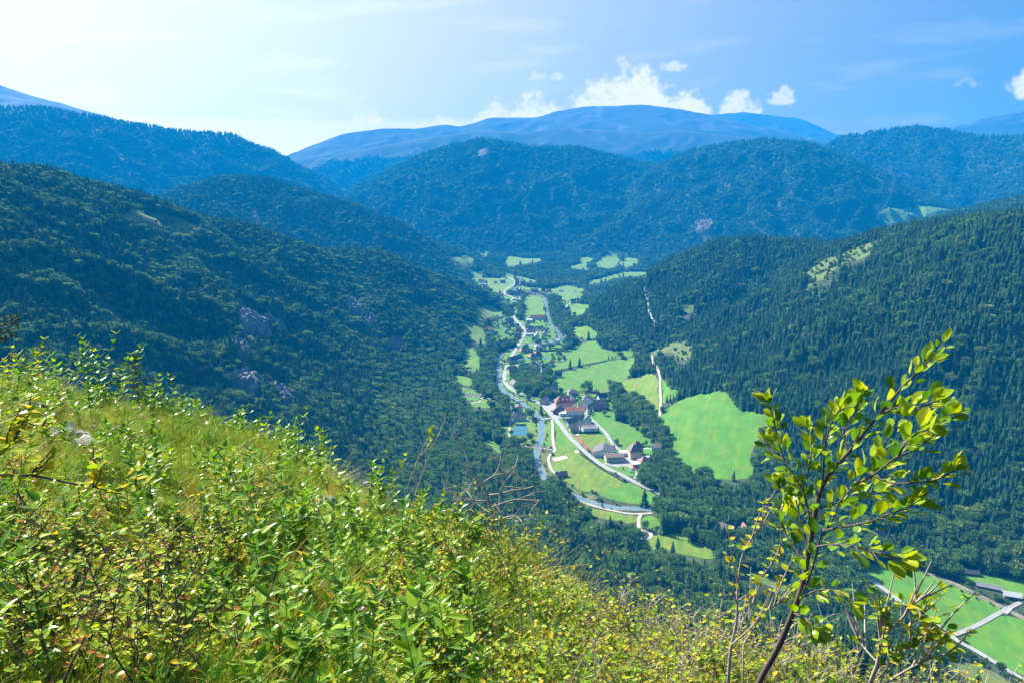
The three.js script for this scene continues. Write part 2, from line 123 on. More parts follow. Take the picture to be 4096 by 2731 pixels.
const ROADS = {main:[7,[[-91.2,-3084.2],[-57.1,-3112.3],[-21.4,-3013],[-4.3,-2970.5],[9.7,-2885.3],[7.2,-2802.4],[-6.2,-2739.6],[-19.1,-2684.4],[-25.1,-2626.8],[-20.3,-2555.4],[-1.7,-2513.3],[8.3,-2446.3],[11.7,-2342],[16.2,-2279.6],[9.9,-2192.2],[7.2,-2110.6],[18.5,-2035.8],[29.2,-1966.9],[31.5,-1911.3],[22.8,-1837.6],[13.3,-1770],[4.4,-1701],[-2.5,-1645.4],[-8.9,-1581],[-13.6,-1529.6],[-14.4,-1478.1],[-10.4,-1432.4],[1.4,-1390.3],[14.9,-1363.4],[30.1,-1335.2],[48.5,-1299.6],[61.5,-1252.1],[68.8,-1217.9],[75.5,-1181.9],[81.6,-1143.3],[90.4,-1104.7],[100.2,-1069],[109.8,-1037.7],[119.2,-1011.6],[130.2,-991.2],[141.3,-975.8],[150.5,-959],[161.8,-940.6],[172.9,-923.9],[183.8,-908.6],[195.9,-901.2],[207.9,-901],[228.6,-897.4],[280.5,-884.3],[311.3,-853.3],[349.9,-824.3]]],foot:[3.5,[[402.2,-788.7],[419.8,-770.1],[446.9,-754.2],[469.6,-740.9],[501.9,-719.1],[514.9,-708.2]]],village:[6,[[68.9,-1221],[81.6,-1223.3],[92.4,-1225],[113.9,-1267.5],[123.4,-1231.2],[131.7,-1189.6],[140.7,-1146.8],[144.3,-1107.6],[150.7,-1069.4],[155.1,-1055.6],[156,-1028.7],[149.1,-1011.4],[138.5,-999.1]]],access:[6,[[119.2,-1011.6],[133.1,-1015.7],[149.1,-1011.4],[161.6,-995.2],[163.6,-979.6],[157.9,-960.9]]],school:[10,[[152.3,-1035.3],[159.6,-1022.2],[163.9,-991.3]]],school2:[4,[[180.9,-1071.1],[193,-1077.5],[198.5,-1072.7]]],inn:[9,[[69,-1331.7],[77.3,-1307.8],[71.8,-1274.4],[78.8,-1236.7],[91,-1231]]],inn2:[6,[[102,-1307.3],[109.4,-1280.3],[113.4,-1261.3],[122.2,-1237.1]]],barns:[4,[[126.2,-1261],[148.6,-1263.9],[164.1,-1270.3],[179.2,-1258.2]]],cycle:[4,[[63.1,-1211.5],[63,-1181.5],[60.3,-1127.5],[60,-1083.3],[60.4,-1065.2],[53.8,-1052.3],[49.9,-1035],[50.4,-1013.4],[52.4,-992.3],[58.7,-973.8]]],crossing:[3,[[60.5,-1067.4],[50.1,-1073.7],[40.7,-1077.2],[24.9,-1080],[16.3,-1091.7],[5.9,-1108.4],[-2.2,-1118.2],[-3.6,-1155.1],[-3.2,-1194.9],[-0.6,-1243.2],[-2.6,-1305.8]]],bridge_road:[5,[[-2.4,-1200.7],[13.5,-1203.1],[34.7,-1208.3],[59.9,-1218.8],[68.7,-1216.6]]],river_track:[4,[[69.2,-897.3],[81.8,-887.8],[98.8,-873.2],[117,-861.6],[132.6,-853.3],[147.8,-852.2],[160.8,-854]]],river_track2:[4,[[147.8,-852.2],[142.5,-835.1],[141,-809.5],[147.8,-806.6],[150.1,-798.4],[147.5,-790.3],[137.5,-787.7]]],forest_road:[4,[[223.2,-1198.1],[230,-1197.5],[237.3,-1226.8],[245.1,-1265.1],[255.4,-1328.2],[263.8,-1375.6],[269.6,-1427.4],[273,-1486.1],[282.1,-1567.4]]],forest_road2:[4,[[334,-1962.9],[326.8,-1945.4],[321.5,-1910.8],[319.8,-1851.8],[313.5,-1785.7],[311.2,-1729.7],[320.2,-1700.1],[342.4,-1658.5],[351.5,-1650.5]]],grave_road:[4,[[-71.5,-1307],[-57.5,-1310.3],[-53,-1334.7],[-47.7,-1343.1],[-36.1,-1325.9],[-26.7,-1295],[-23.1,-1273.6]]],valley:[5,[[337.9,-727],[344.8,-697],[351.7,-669.8],[353.7,-652.3],[359.8,-635.7],[367.4,-619.7],[370.9,-597.7],[376.9,-578.7],[379.9,-556.8],[380.5,-533.1],[375.1,-503.3]]],valley_branch:[4.5,[[373.3,-607.2],[402.5,-622.8],[437.1,-644.4],[466.7,-662.3]]],hamlet_lane:[3,[[-130.5,-2850.4],[-84,-2832.6],[-38.5,-2840.9],[2.7,-2829.5]]],hamlet_lane2:[3,[[24.2,-2678.2],[29.1,-2734.9],[47.5,-2783.5],[70.3,-2798.3]]],cross_lane:[3,[[120.4,-2606.9],[175,-2605.3],[225.8,-2608.5]]],weir:[4,[[23.3,-1754.6],[37.8,-1775.1],[52.3,-1784.7],[69.4,-1803.8]]],house_lane:[4,[[20,-2050.4],[34.9,-2030.5]]],farm_lane:[4,[[150.3,-2280.3],[172.1,-2368.4],[182,-2412.5]]],glade_lane:[3,[[211.3,-818.1],[221.5,-819.5],[230.3,-815.4]]],upper_cliff:[3,[[-220.4,-1538.1],[-220.3,-1570.5],[-219,-1594.7],[-225.2,-1630.6]]]};
const WATER = {river:[10,[[-12,-3097.2],[17.4,-3013.1],[33.2,-2905.3],[25.1,-2784.5],[11.3,-2701.6],[6.8,-2655.7],[57.3,-2609.4],[99.6,-2503.2],[105,-2394],[102,-2279.8],[103.5,-2151.4],[101.5,-2037.1],[111.1,-1969.7],[115.2,-1902],[111.6,-1840.4],[94,-1819.3],[72.7,-1805.2],[51.6,-1791.6],[30.8,-1777.9],[16.1,-1755.6],[-1.2,-1733],[-17.9,-1701.1],[-27,-1659.6],[-28.6,-1592.1],[-26.8,-1529.5],[-26.5,-1468],[-22,-1413.9],[-12.3,-1372.9],[1.3,-1342.6],[14.4,-1311.6],[26.9,-1282.6],[36,-1255.8],[42.2,-1220.5],[45.6,-1193.1],[45.3,-1159.3],[43.1,-1122.9],[38.8,-1093.5],[34.2,-1061.8],[31.7,-1039.8],[36.5,-1000.9],[41.2,-968.1],[50.1,-946.3],[60.3,-927.7],[70.1,-910.5],[82.6,-897.6],[93.7,-887.8],[107.2,-877.8],[121.9,-869.3],[137.2,-867.4],[152.5,-865.6],[162.6,-863.9]]],brook:[5,[[380.7,-741.4],[384.1,-734],[404.2,-715.2],[422.9,-688.6],[432.3,-667.7],[440.4,-653.2],[448.5,-633.4],[456,-617.3]]]};
const AREAS = {pond:[[2,-1166.2],[4.6,-1177.4],[21.8,-1177.8],[24.5,-1154.6],[23.6,-1136.2],[12.7,-1131],[2.7,-1133.6]],garden_pond:[[63.4,-1642.9],[69.6,-1655.2],[76.3,-1657.2],[76.9,-1649.2],[68.8,-1634.8]],sand_court:[[54.6,-1037],[74.3,-1046.3],[77.2,-1036.2],[57.7,-1022.7]],small_sand:[[87.2,-1063.6],[91.9,-1066.7],[94.4,-1059.1],[90,-1055.6]],red_court:[[110.2,-1065.8],[118.7,-1068.1],[122.7,-1049.2],[113,-1045.6]],red_track:[[91.2,-1137.2],[95.9,-1137.3],[103.4,-1104.9],[112.6,-1063.6],[108.9,-1063.5],[99.5,-1097.4]],plaza:[[147.7,-1046.5],[164.9,-1037.7],[165.2,-999.2],[153.6,-1001.2],[141.5,-999.1],[126.7,-1011.5],[133.7,-1020]],inn_yard:[[48.8,-1307.6],[60.7,-1317.9],[80.4,-1328.5],[73.6,-1274.4],[82,-1230.7],[68.9,-1221],[61.6,-1255.3]]};
const VILLAGE = {one:[[-38.5,-2528.5],[27.2,-2552.6],[36.2,-2327.3],[25.6,-2070.3],[53.6,-2113.4],[91.4,-2112.7],[103.2,-2003.7],[128.1,-1840],[116,-1700.6],[100.7,-1629.9],[77.6,-1538.1],[73.8,-1459.2],[79.9,-1393.4],[94.7,-1373],[166,-1359.9],[178.3,-1281.2],[167.1,-1259.8],[127.2,-1259.6],[124.6,-1232.3],[144.3,-1122.9],[78.3,-1122.4],[47.1,-1312.7],[-10.3,-1413.8],[-18.3,-1497.8],[-3.8,-1651.9],[10.5,-1783.5],[-33.1,-1769.9],[-61,-1831.4],[-59.9,-1893.7],[-28.4,-2076.7],[-8.5,-2170.7],[5.9,-2278.9],[-38.3,-2269.4],[-46.1,-2295.1]],two:[[-2.6,-1319.1],[36.8,-1287.8],[52.5,-1211.2],[31.4,-1084.4],[-2.2,-1094.1]],three:[[119,-1083],[150.7,-1069.4],[163.8,-1083.7],[187.8,-1084.7],[215.5,-1097],[212.5,-1062.8],[188,-1020.3],[179.2,-1003.4],[157,-964.6],[125.3,-987.3],[114.1,-1020.2]],four:[[-162.6,-3030.9],[7.8,-3056.1],[6.8,-2640.8],[-52.4,-2613.3],[-150.8,-2800.5]],five:[[158.5,-2474.9],[206.4,-2473.2],[171,-2037.6],[138.6,-2099.1]]};
const GROVES = {park:[[4,-1519.6],[29.6,-1550.6],[48.5,-1499.8],[67,-1528.8],[75.7,-1498.8],[73.3,-1449.4],[64.5,-1410.9],[60,-1359.6],[35,-1351],[12.8,-1385.3],[1.4,-1451]],bosk:[[169.6,-1351.5],[182.8,-1385.6],[196.1,-1382.3],[190.8,-1310.4],[178.3,-1281.2],[165.4,-1280.9]],belt:[[189.8,-1318.7],[209.3,-1317.9],[221.5,-1259.8],[220.8,-1184.4],[221.2,-1142.6],[210.2,-1144.6],[194.9,-1194.7],[183.7,-1273.6]],yard:[[58.7,-1363.5],[67.9,-1375.1],[83.9,-1375.9],[82.8,-1342.3],[70.8,-1336.6],[65.1,-1314.6],[57.1,-1325.3]],meadow_oaks:[[167,-1261.1],[178.7,-1271.2],[182,-1236.6],[176.3,-1210.5],[165.3,-1213]],riverwood:[[40.3,-911.7],[44.1,-936.9],[60.6,-933.2],[70,-908.9],[78.2,-876.6],[71.5,-857.9],[38.1,-857.1],[36.7,-888.4]],bank:[[100.3,-2419.8],[127.9,-2503.2],[150.5,-2475.1],[140.5,-2370],[113.1,-2280.1],[109.7,-2369.3]],bank2:[[102,-2279.8],[114.5,-2233],[124.5,-2032.9],[162.8,-2016.7],[183.7,-1996.1],[174.6,-1926.9],[152.4,-1965.1],[129,-1899.3],[116.1,-2001.8],[101.7,-2112]],roadwood:[[186.5,-1020.3],[207.8,-1037.4],[215.5,-999.2],[226,-979.3],[256,-960],[244.8,-914],[198.2,-912.9],[176.7,-945.9],[172.5,-972]],roadside:[[9.7,-2303],[29.1,-2369.8],[31.8,-2280.2],[22.4,-2091.3],[14.1,-2111.7]],isles:[[387.6,-3749.9],[406.9,-3762.4],[402.8,-3613.3],[371.3,-3532.1]],isles2:[[328.4,-3436.3],[368.7,-3506.8],[348.8,-3312.6],[309,-3284.7]],isles3:[[510.9,-3775.1],[530.1,-3782.9],[512.6,-3612.1],[470.1,-3508]],hamlet:[[-114.3,-3038.2],[-91.1,-3079.2],[-31.9,-3096.9],[-25.9,-2978],[-69,-2977.8],[-111.4,-2955.9]],corner_wood:[[176.6,-898.8],[196.1,-902.2],[239.6,-892.9],[218.5,-807.2],[189.2,-806.9],[163.4,-812.2],[178.4,-865.4]]};
const CRAGS = {cliff1:[[-410.4,-1176.5],[-422.1,-1204.6],[-437.7,-1324.4],[-411.9,-1335.1],[-390.6,-1347.8],[-380.3,-1342.2],[-385.7,-1244],[-399.1,-1201.8]],cliff2:[[-411.9,-1139.9],[-406.7,-1154.2],[-390.9,-1154.5],[-372.8,-1125.1],[-374.9,-1094.7]],cliff3:[[-392.5,-1030.7],[-371.1,-1035.2],[-356.5,-1078.8],[-335.3,-1047.4],[-334,-1006.1],[-365.7,-1017.8],[-386.1,-1020]],cliff4:[[-351.2,-1647],[-344.4,-1705.1],[-316.2,-1651.5],[-307.9,-1604.4],[-333.1,-1599]],cliff5:[[-305.3,-1589.1],[-282.3,-1609.6],[-268.1,-1585.6],[-279.9,-1542.9]],cliff6:[[-344.9,-1098.6],[-323.1,-1106.5],[-297,-1054.3],[-307.8,-1031.1],[-330.2,-1058.9]],scar:[[-243,-1579],[-224.1,-1600.4],[-214.6,-1559],[-235.5,-1525],[-252.3,-1525.3]],quarry:[[893.3,-3937.3],[972.9,-3872.5],[944,-3744.8],[887.1,-3762.6]],slide:[[-939.2,-2895.6],[-916.7,-2900.3],[-902.4,-2847.1],[-905.9,-2797.9]],scree:[[-222.9,-4873.7],[-158.2,-4880.1],[-142.1,-4762.8],[-191.7,-4731.2]]};
const HOUSES = [[74,-1377.4,"g",13,10,7,7,75,"white","slate","tall house with white gable verge and steep dark roof beside the park trees"],[55.2,-1306.3,"g",13,9,5,4,60,"grey","lightgrey","pale grey roofed house standing alone right beside the main road bend"],[107,-1363.3,"h",13,10,4,4,8,"cream","brown","brown roofed house at the edge of the big green meadow"],[103.7,-1329.4,"g",12,10,5,5,70,"white","slate","white house with two dark gables behind the pink mansion"],[130.2,-1323.8,"h",13,11,4,4,5,"grey","slate","grey hipped house between the white gabled house and the dark barns"],[154.7,-1323.1,"g",12,9,6,5,20,"white","black","white house with black roof in front of the dark conifer clump"],[147.4,-1297.4,"g",13,9,3,4,10,"brown","brown","brown roofed barn just behind the long black barn"],[145.9,-1269.4,"g",23,10,4,4,8,"brown","black","long black roofed barn beside the gravel lane"],[122.3,-1282.5,"g",16,14,7,5,60,"white","lightgrey","big white house with pale grey gable and wooden balcony"],[130.9,-1299.2,"g",12,10,6,4,5,"white","slate","dark roofed rear wing of the big white balcony house"],[87.2,-1278.2,"m",26,15,10,8,6,"pink","redbrown","pink mansion with steep red brown roof and dormers"],[75.2,-1249,"g",14,12,4,6,75,"timber","slate","dark timber chalet with grey gable by the main road"],[101.4,-1239.6,"g",25,11,7,4,6,"white","orange","long white building with bright orange roof"],[81.3,-1235.6,"f",9,8,4,0,6,"white","white","white flat roofed annex with a red edge at the road junction"],[101.7,-1278,"g",14,8,6,3,100,"white","orange","narrow orange roofed wing between pink mansion and orange roofed building"],[123.8,-1247.1,"p",3.2,3.2,8,3,10,"white","redbrown","slim white transformer tower with small red pyramid roof"],[90.8,-1182.6,"g",13,10,5,5,30,"white","brown","white house with dark brown roof and one skylight next to the road"],[104.4,-1196.3,"g",14,12,6,5,15,"white","slate","large white house with dark grey roof behind the brown roofed one"],[116.8,-1197.8,"g",12,11,6,5,100,"white","slate","white house with pale cross gable at the lane corner"],[116.3,-1151.7,"g",17,11,6,3,8,"teal","lightgrey","pale blue walled house with light grey roof above the sports court hedge"],[110.8,-1166.1,"g",14,9,5,3,8,"white","brown","low brown roofed rear part of the shade tinted house"],[93.9,-1155.5,"g",11,8,4,3,10,"grey","brown","small grey house with brown roof left of the shade tinted one"],[89.3,-1487,"g",10,8,4,5,5,"white","black","small white house with black roof alone in the meadow"],[4,-1413.5,"g",13,9,6,5,115,"white","brown","white roadside house with two skylights below the park"],[5.2,-1464.8,"g",11,9,4,5,70,"grey","slate","dark gabled house just above the white roadside house"],[-0.1,-1516.5,"g",15,12,6,6,25,"cream","brown","large beige house with brown roof at the inside of the road bend"],[10.3,-1528.3,"g",14,11,5,6,110,"brown","brown","brown roofed wing joined to the large beige house"],[43,-1536.5,"h",22,14,6,7,10,"cream","brown","big brown hipped parish house among the park trees"],[37,-1547.8,"g",22,9,6,5,5,"white","slate","long dark roofed building behind the hipped parish house"],[52.5,-1561,"h",12,11,5,5,10,"grey","lightgrey","grey hipped roof house close behind the church"],[58.8,-1465.6,"c",6,6,20,9,5,"white","slate","white church tower with dark cap between two trees"],[10.6,-1247.6,"g",13,11,8,4,85,"cream","brown","beige house with brown gable roof between river and track"],[6,-1237.5,"p",6,5,4,2,0,"white","lightgrey","little white porch house in front of the beige house"],[11.5,-1209.1,"g",17,7,4,3,3,"white","brown","low white outbuilding with brown roof beside the bridge road"],[-32.6,-1202,"g",7,5,2.5,2.5,30,"brown","redbrown","small red hut in the trees above the bathing lawn"],[-31.7,-1176.8,"g",6,4,2.5,2,100,"brown","redbrown","red roofed bathing cabin at the sand patch"],[78.4,-1578,"g",13,11,4,5,70,"teal","orange","orange roofed house with shade tinted blue gable at the meadow edge"],[43,-1646.8,"h",16,13,4,6,35,"cream","redbrown","large red hipped house left of its darker neighbour"],[54.9,-1670,"h",13,11,4,6,20,"brown","redbrown","dark red hipped house beside the garden pond"],[22.8,-1698.8,"h",11,10,4,5,30,"cream","red","pink red roofed house at the upper end of the long grey building"],[6.4,-1612.1,"g",34,10,6,5,52,"cream","slate","long grey roofed building running along the main road"],[15.9,-1612.4,"f",18,6,4,0,52,"white","lightgrey","flat grey roofed workshop behind the long roadside building"],[36.7,-1700.6,"g",14,9,3,4,15,"grey","slate","grey roofed shed beside the red roofed house"],[30.4,-1737.6,"g",13,9,4,5,70,"brown","slate","dark gabled shed near the weir lane"],[58.3,-1730,"h",12,11,7,4,10,"cream","lightgrey","cream house with grey hipped roof above the dark hedge"],[107.6,-1731.3,"f",8,5,3,0,5,"brown","brown","brown flat hut at the end of the dark hedge"],[86,-1784.3,"g",13,10,5,3,60,"white","white","white roofed house left of its twin near the river"],[102.1,-1798.8,"g",14,11,6,3,60,"white","white","white roofed house right of its twin near the river"],[124.4,-1807.5,"g",9,8,8,5,80,"white","white","tall narrow white gabled house against the river trees"],[59.4,-1784.6,"g",11,9,4,4,20,"grey","slate","dark grey roofed house above the cream hipped house"],[71.6,-1754.9,"g",9,7,3,3,20,"white","slate","small grey roofed garden house right of the cream hipped house"],[58.6,-1842.5,"g",13,9,7,5,90,"teal","lightgrey","pale blue gabled house beside the white car park"],[43.2,-1883.9,"f",20,9,4,0,5,"white","lightgrey","flat grey roofed shop behind the white car park"],[51.8,-1842.6,"f",9,6,3,0,5,"white","white","white flat garage block in front of pale blue gabled house"],[78.8,-1884,"g",13,10,5,4,85,"cream","brown","beige gabled house with brown roof by the round garden tree"],[79.5,-1930.5,"g",13,10,5,4,10,"brown","brown","brown cross roofed rear part of the beige gabled house"],[46,-1911.2,"g",18,9,4,4,5,"brown","brown","long purple brown roofed house above the flat shop"],[43.6,-1951.1,"g",12,10,4,4,25,"grey","slate","blue grey roofed house north of the long purple brown roof"],[66,-1954.8,"g",11,9,4,4,60,"white","slate","white gabled house half hidden among garden trees"],[69.7,-2105.6,"g",34,10,5,5,0,"white","orange","very long building with striped orange red roof"],[45.4,-2062.2,"f",13,10,6,0,0,"white","white","white flat roofed block beside the long orange roof"],[39.1,-2009.4,"g",12,9,5,5,80,"white","redbrown","house with red and white gables at the upper road bend"],[-13.3,-1883.9,"g",11,9,5,5,85,"white","lightgrey","white gabled house in the garden plots left of the road"],[15.5,-1925.8,"g",11,8,4,4,5,"brown","red","red roofed house on the left of the road bend"],[13.9,-1855.9,"g",12,10,4,5,60,"brown","redbrown","pink brown gabled house at the shaded road bend"],[5.5,-1879.5,"g",9,8,3,3,60,"grey","lightgrey","little grey house beside the pink brown gabled house"],[-6.8,-2020.8,"g",17,13,5,6,15,"brown","slate","big dark roofed farmhouse in the shade of the hill"],[-8.1,-2063.4,"g",12,9,5,5,80,"white","lightgrey","pale gabled house above the big dark farmhouse"],[-21.4,-1991.5,"g",12,8,3,3,5,"grey","lightgrey","pale low shed left of the big dark farmhouse"],[-1,-1975.6,"g",11,8,3,4,70,"brown","slate","black gabled barn below the big dark farmhouse"],[12.6,-1981.9,"g",9,7,3,4,60,"white","redbrown","little red gabled house touching the road"],[-53.8,-1869.7,"g",10,8,4,3,5,"white","red","small house with bright red roof farthest left in the village"],[-48,-1849.6,"g",12,9,4,4,60,"white","lightgrey","white and grey house just below the bright red roof"],[-28.8,-1771.6,"g",12,10,4,4,50,"teal","lightgrey","pale blue house by the left river bank"],[-13.2,-1785.4,"g",13,10,4,5,5,"brown","redbrown","dark red roofed house right of the shade tinted river house"],[0.8,-2180.8,"g",9,7,4,3,5,"brown","brown","small brown house left of the upper road"],[26.8,-2125.8,"g",7,5,3,3,20,"teal","slate","tiny blue grey hut under the row of roadside trees"],[7.8,-2333,"g",13,10,5,5,75,"brown","slate","black gabled barn where the upper road narrows"],[6.5,-2436.3,"f",12,9,5,0,10,"white","white","white flat yard building above the black gabled barn"],[10.8,-2491.3,"g",11,9,5,4,60,"white","slate","white gable at the top of the upper hamlet"],[31.6,-2478.4,"g",17,12,4,5,30,"white","slate","dark double barn at the corner of the long meadow"],[-35.8,-2298.3,"g",17,11,5,4,20,"white","lightgrey","pale roofed villa above the shaded left meadow"],[-111.2,-2852.1,"g",17,11,5,5,0,"white","redbrown","dark red farmhouse in the upper hamlet across the bend"],[-94.7,-2844.9,"g",11,9,4,4,80,"cream","brown","cream gabled house right beside the dark red farmhouse"],[-33.6,-2846.1,"g",16,11,4,5,5,"brown","slate","blue black roofed farm beside the upper road bend"],[-59.2,-2839.1,"g",10,8,3,3,5,"white","slate","little house between the two upper hamlet farms"],[-94.7,-2733.2,"g",16,11,4,4,15,"white","slate","shaded house below the upper hamlet lane"],[-104.3,-2669.6,"g",14,10,3,4,10,"teal","slate","blue shadowed barn under the wooded slope"],[-141.5,-2846,"g",14,11,4,5,20,"brown","brown","brown barn almost hidden at the wood edge"],[75.6,-2617.7,"g",17,11,4,5,5,"brown","slate","grey farm at the left end of the cross lane"],[104.6,-2638.1,"g",12,9,5,5,75,"brown","slate","grey gabled house at the cross lane"],[121.9,-2627.2,"g",14,10,4,4,10,"brown","brown","brown house under the round tree on the cross lane"],[163.5,-2628.5,"g",12,8,3,3,0,"grey","lightgrey","low pale shed at the right end of the cross lane"],[-228.5,-3851.2,"g",28,15,6,6,5,"white","redbrown","far red roofed farm on the upper valley meadow"],[-199.7,-3838,"g",20,11,4,4,5,"white","red","low pink roofed stable right of the far farm"],[230.5,-2717.1,"g",15,10,4,5,5,"brown","slate","dark farm on the far right valley meadow"],[217.8,-2750.5,"g",10,8,4,4,60,"white","brown","small house left of the dark farm on the far right meadow"],[332.2,-3201.5,"g",16,10,4,4,5,"brown","brown","lone brown barn below the far pasture trees"],[183.9,-2385.5,"g",13,10,5,5,30,"white","slate","white house at the top of the white farm lane"],[154.4,-2232.7,"g",13,9,4,5,30,"white","redbrown","purple red roofed house on the wooded right bank"],[155.5,-2161,"g",12,10,5,5,60,"white","red","bright red and white house on the wooded right bank"],[164.6,-2062,"g",9,8,4,4,60,"brown","redbrown","red brown hut at the forest edge on the right bank"],[127.5,-1053.6,"g",24,22,5,4,78,"white","slate","big sports hall with low grey gable roof"],[138.4,-1026.9,"g",20,13,6,2,6,"cream","brown","school building with window band and low grey brown roof"],[138.6,-1023.4,"f",15,5,3,0,6,"white","white","white low front block of the school building"],[157.2,-1048.4,"f",13,9,4,0,5,"white","white","white flat connecting roof between school and yellow house"],[168.4,-1038.6,"h",14,13,9,8,10,"cream","brown","tall pale yellow house with brown pyramid roof"],[174.2,-1054.2,"h",12,10,9,6,10,"cream","redbrown","rear wing of the tall pale yellow house"],[177.3,-1008.4,"h",13,11,5,5,15,"ochre","redbrown","ochre inn with red brown hipped roof by the turning circle"],[167.1,-1004.2,"f",14,10,4,0,12,"ochre","lightgrey","ochre flat roofed terrace wing with white beams"],[205.2,-1071.1,"g",13,10,5,3,350,"white","brown","white house with brown roof on the green bank"],[204.6,-1036.7,"g",13,8,3,3,5,"brown","redbrown","low red brown roof in the trees below the green bank"],[181.4,-1031.7,"f",4,4,3,0,5,"teal","white","pale blue hut behind the yellow house"],[186.6,-1031.7,"f",7,4,3,0,5,"brown","white","white roofed shed behind the yellow house"],[63.4,-967.7,"g",11,7,3,3,18,"timber","brown","wooden shelter with brown roof on the football meadow"],[193.4,-825.4,"g",15,11,4,5,120,"brown","slate","slate roof glimpsed in the riverside wood"],[230.2,-800.5,"g",17,12,4,6,140,"timber","brown","dark timber house with two gables on the shaded lawn"],[253.3,-806.6,"g",10,8,3,4,90,"brown","redbrown","red brown roof behind the garden conifers"],[387.2,-787.2,"g",14,10,4,5,30,"white","slate","white house with dark roof behind the leafy shrub"],[398.2,-777.9,"g",8,6,3,2.5,30,"brown","redbrown","small red brown roofed hut near the bare bank"],[459,-667.4,"g",11,5,3,2,-20,"brown","white","white roofed shed beside the lower bridge"],[448.7,-684.8,"g",17,3,2,1.5,-28,"brown","lightgrey","narrow timber stack shelter along the lower stream"],[444.1,-712.6,"g",15,3.5,2.3,1.6,-14,"brown","slate","dark long shed in the shade of the forest edge"],[109.6,-1628.5,"g",5,4,2.5,2,15,"white","slate","tiny white hut with one tree on the meadow slope"]];
const CARS = [[162,-992,"red",-55,"red car parked at the turning circle"],[159.5,-989.2,"dark",-55,"dark car parked beside the red car"],[37.2,-1330,"dark",-35,"dark car driving on the main road before the junction"],[65.7,-1257,"dark",-40,"black car outside the dark timber chalet"],[70.7,-1311.4,"dark",0,"dark car in the yard of the pink mansion"],[117.7,-1268.6,"dark",-60,"dark car in the lane right of the orange roofed building"],[118.7,-1255.1,"dark",-60,"last dark car in the lane near the transformer tower"],[46.5,-1341.7,"silver",-30,"silver car at the road junction by the park"],[-11.5,-1454.1,"dark",-55,"dark car on the main road bend below the park"],[-8.4,-1656.8,"dark",15,"dark car in the upper bay of the riverside parking"],[-9.4,-1630.6,"dark",15,"dark car in the lower bay of the riverside parking"],[-3.8,-1591.8,"dark",60,"dark car outside the long grey roadside building"],[35.7,-1858.3,"silver",5,"silver car in the white village car park"],[45.4,-1860.6,"teal",5,"blue car in the white village car park"],[-55.9,-1341.2,"silver",20,"silver car beside the cemetery"],[-55.2,-1324.4,"teal",20,"blue car beside the cemetery"],[-52.9,-1346.4,"dark",0,"dark car at the cemetery turning place"],[-19.8,-2656,"dark",60,"dark car on the far upper road"],[432,-716.6,"teal",-30,"blue car parked on the lower meadow at the forest edge"]];
const POLES = [[83.7,-1125,"lamp","on the road side by the sports court"],[104.5,-1046.6,"lamp","on the road by the red court"],[118.2,-1013.8,"lamp","where the school drive leaves the road"],[134.3,-983.4,"lamp","on the road opposite the turning circle"],[152.2,-951.6,"lamp","on the road past the turning circle"],[155.5,-942.4,"lamp","last on the road before the dark wood"],[72.2,-1255.2,"lamp","at the bridge junction"],[63.1,-1307.8,"lamp","on the road above the bridge junction"],[161.3,-964.6,"power","on the sandy patch by the dark wood"],[144.9,-895.6,"power","in the green field below the road"],[136.5,-857.9,"power","beside the riverside track"],[98.8,-848.3,"power","in the yellow mown meadow"],[227.7,-1146.1,"power","topmost in the big right meadow"],[237.7,-1094.6,"power","second down in the big right meadow"],[253.2,-1052.4,"power","third down in the big right meadow"],[265.7,-1006.8,"power","lowest in the big right meadow"],[202,-1321.9,"power","in the hay meadow by the conifers"],[240.3,-1110.1,"power","between hedge and big right meadow"],[395.9,-673.4,"power","in the long field by the lower road"],[428.3,-627.1,"power","in the corner field past the lower bridge"]];
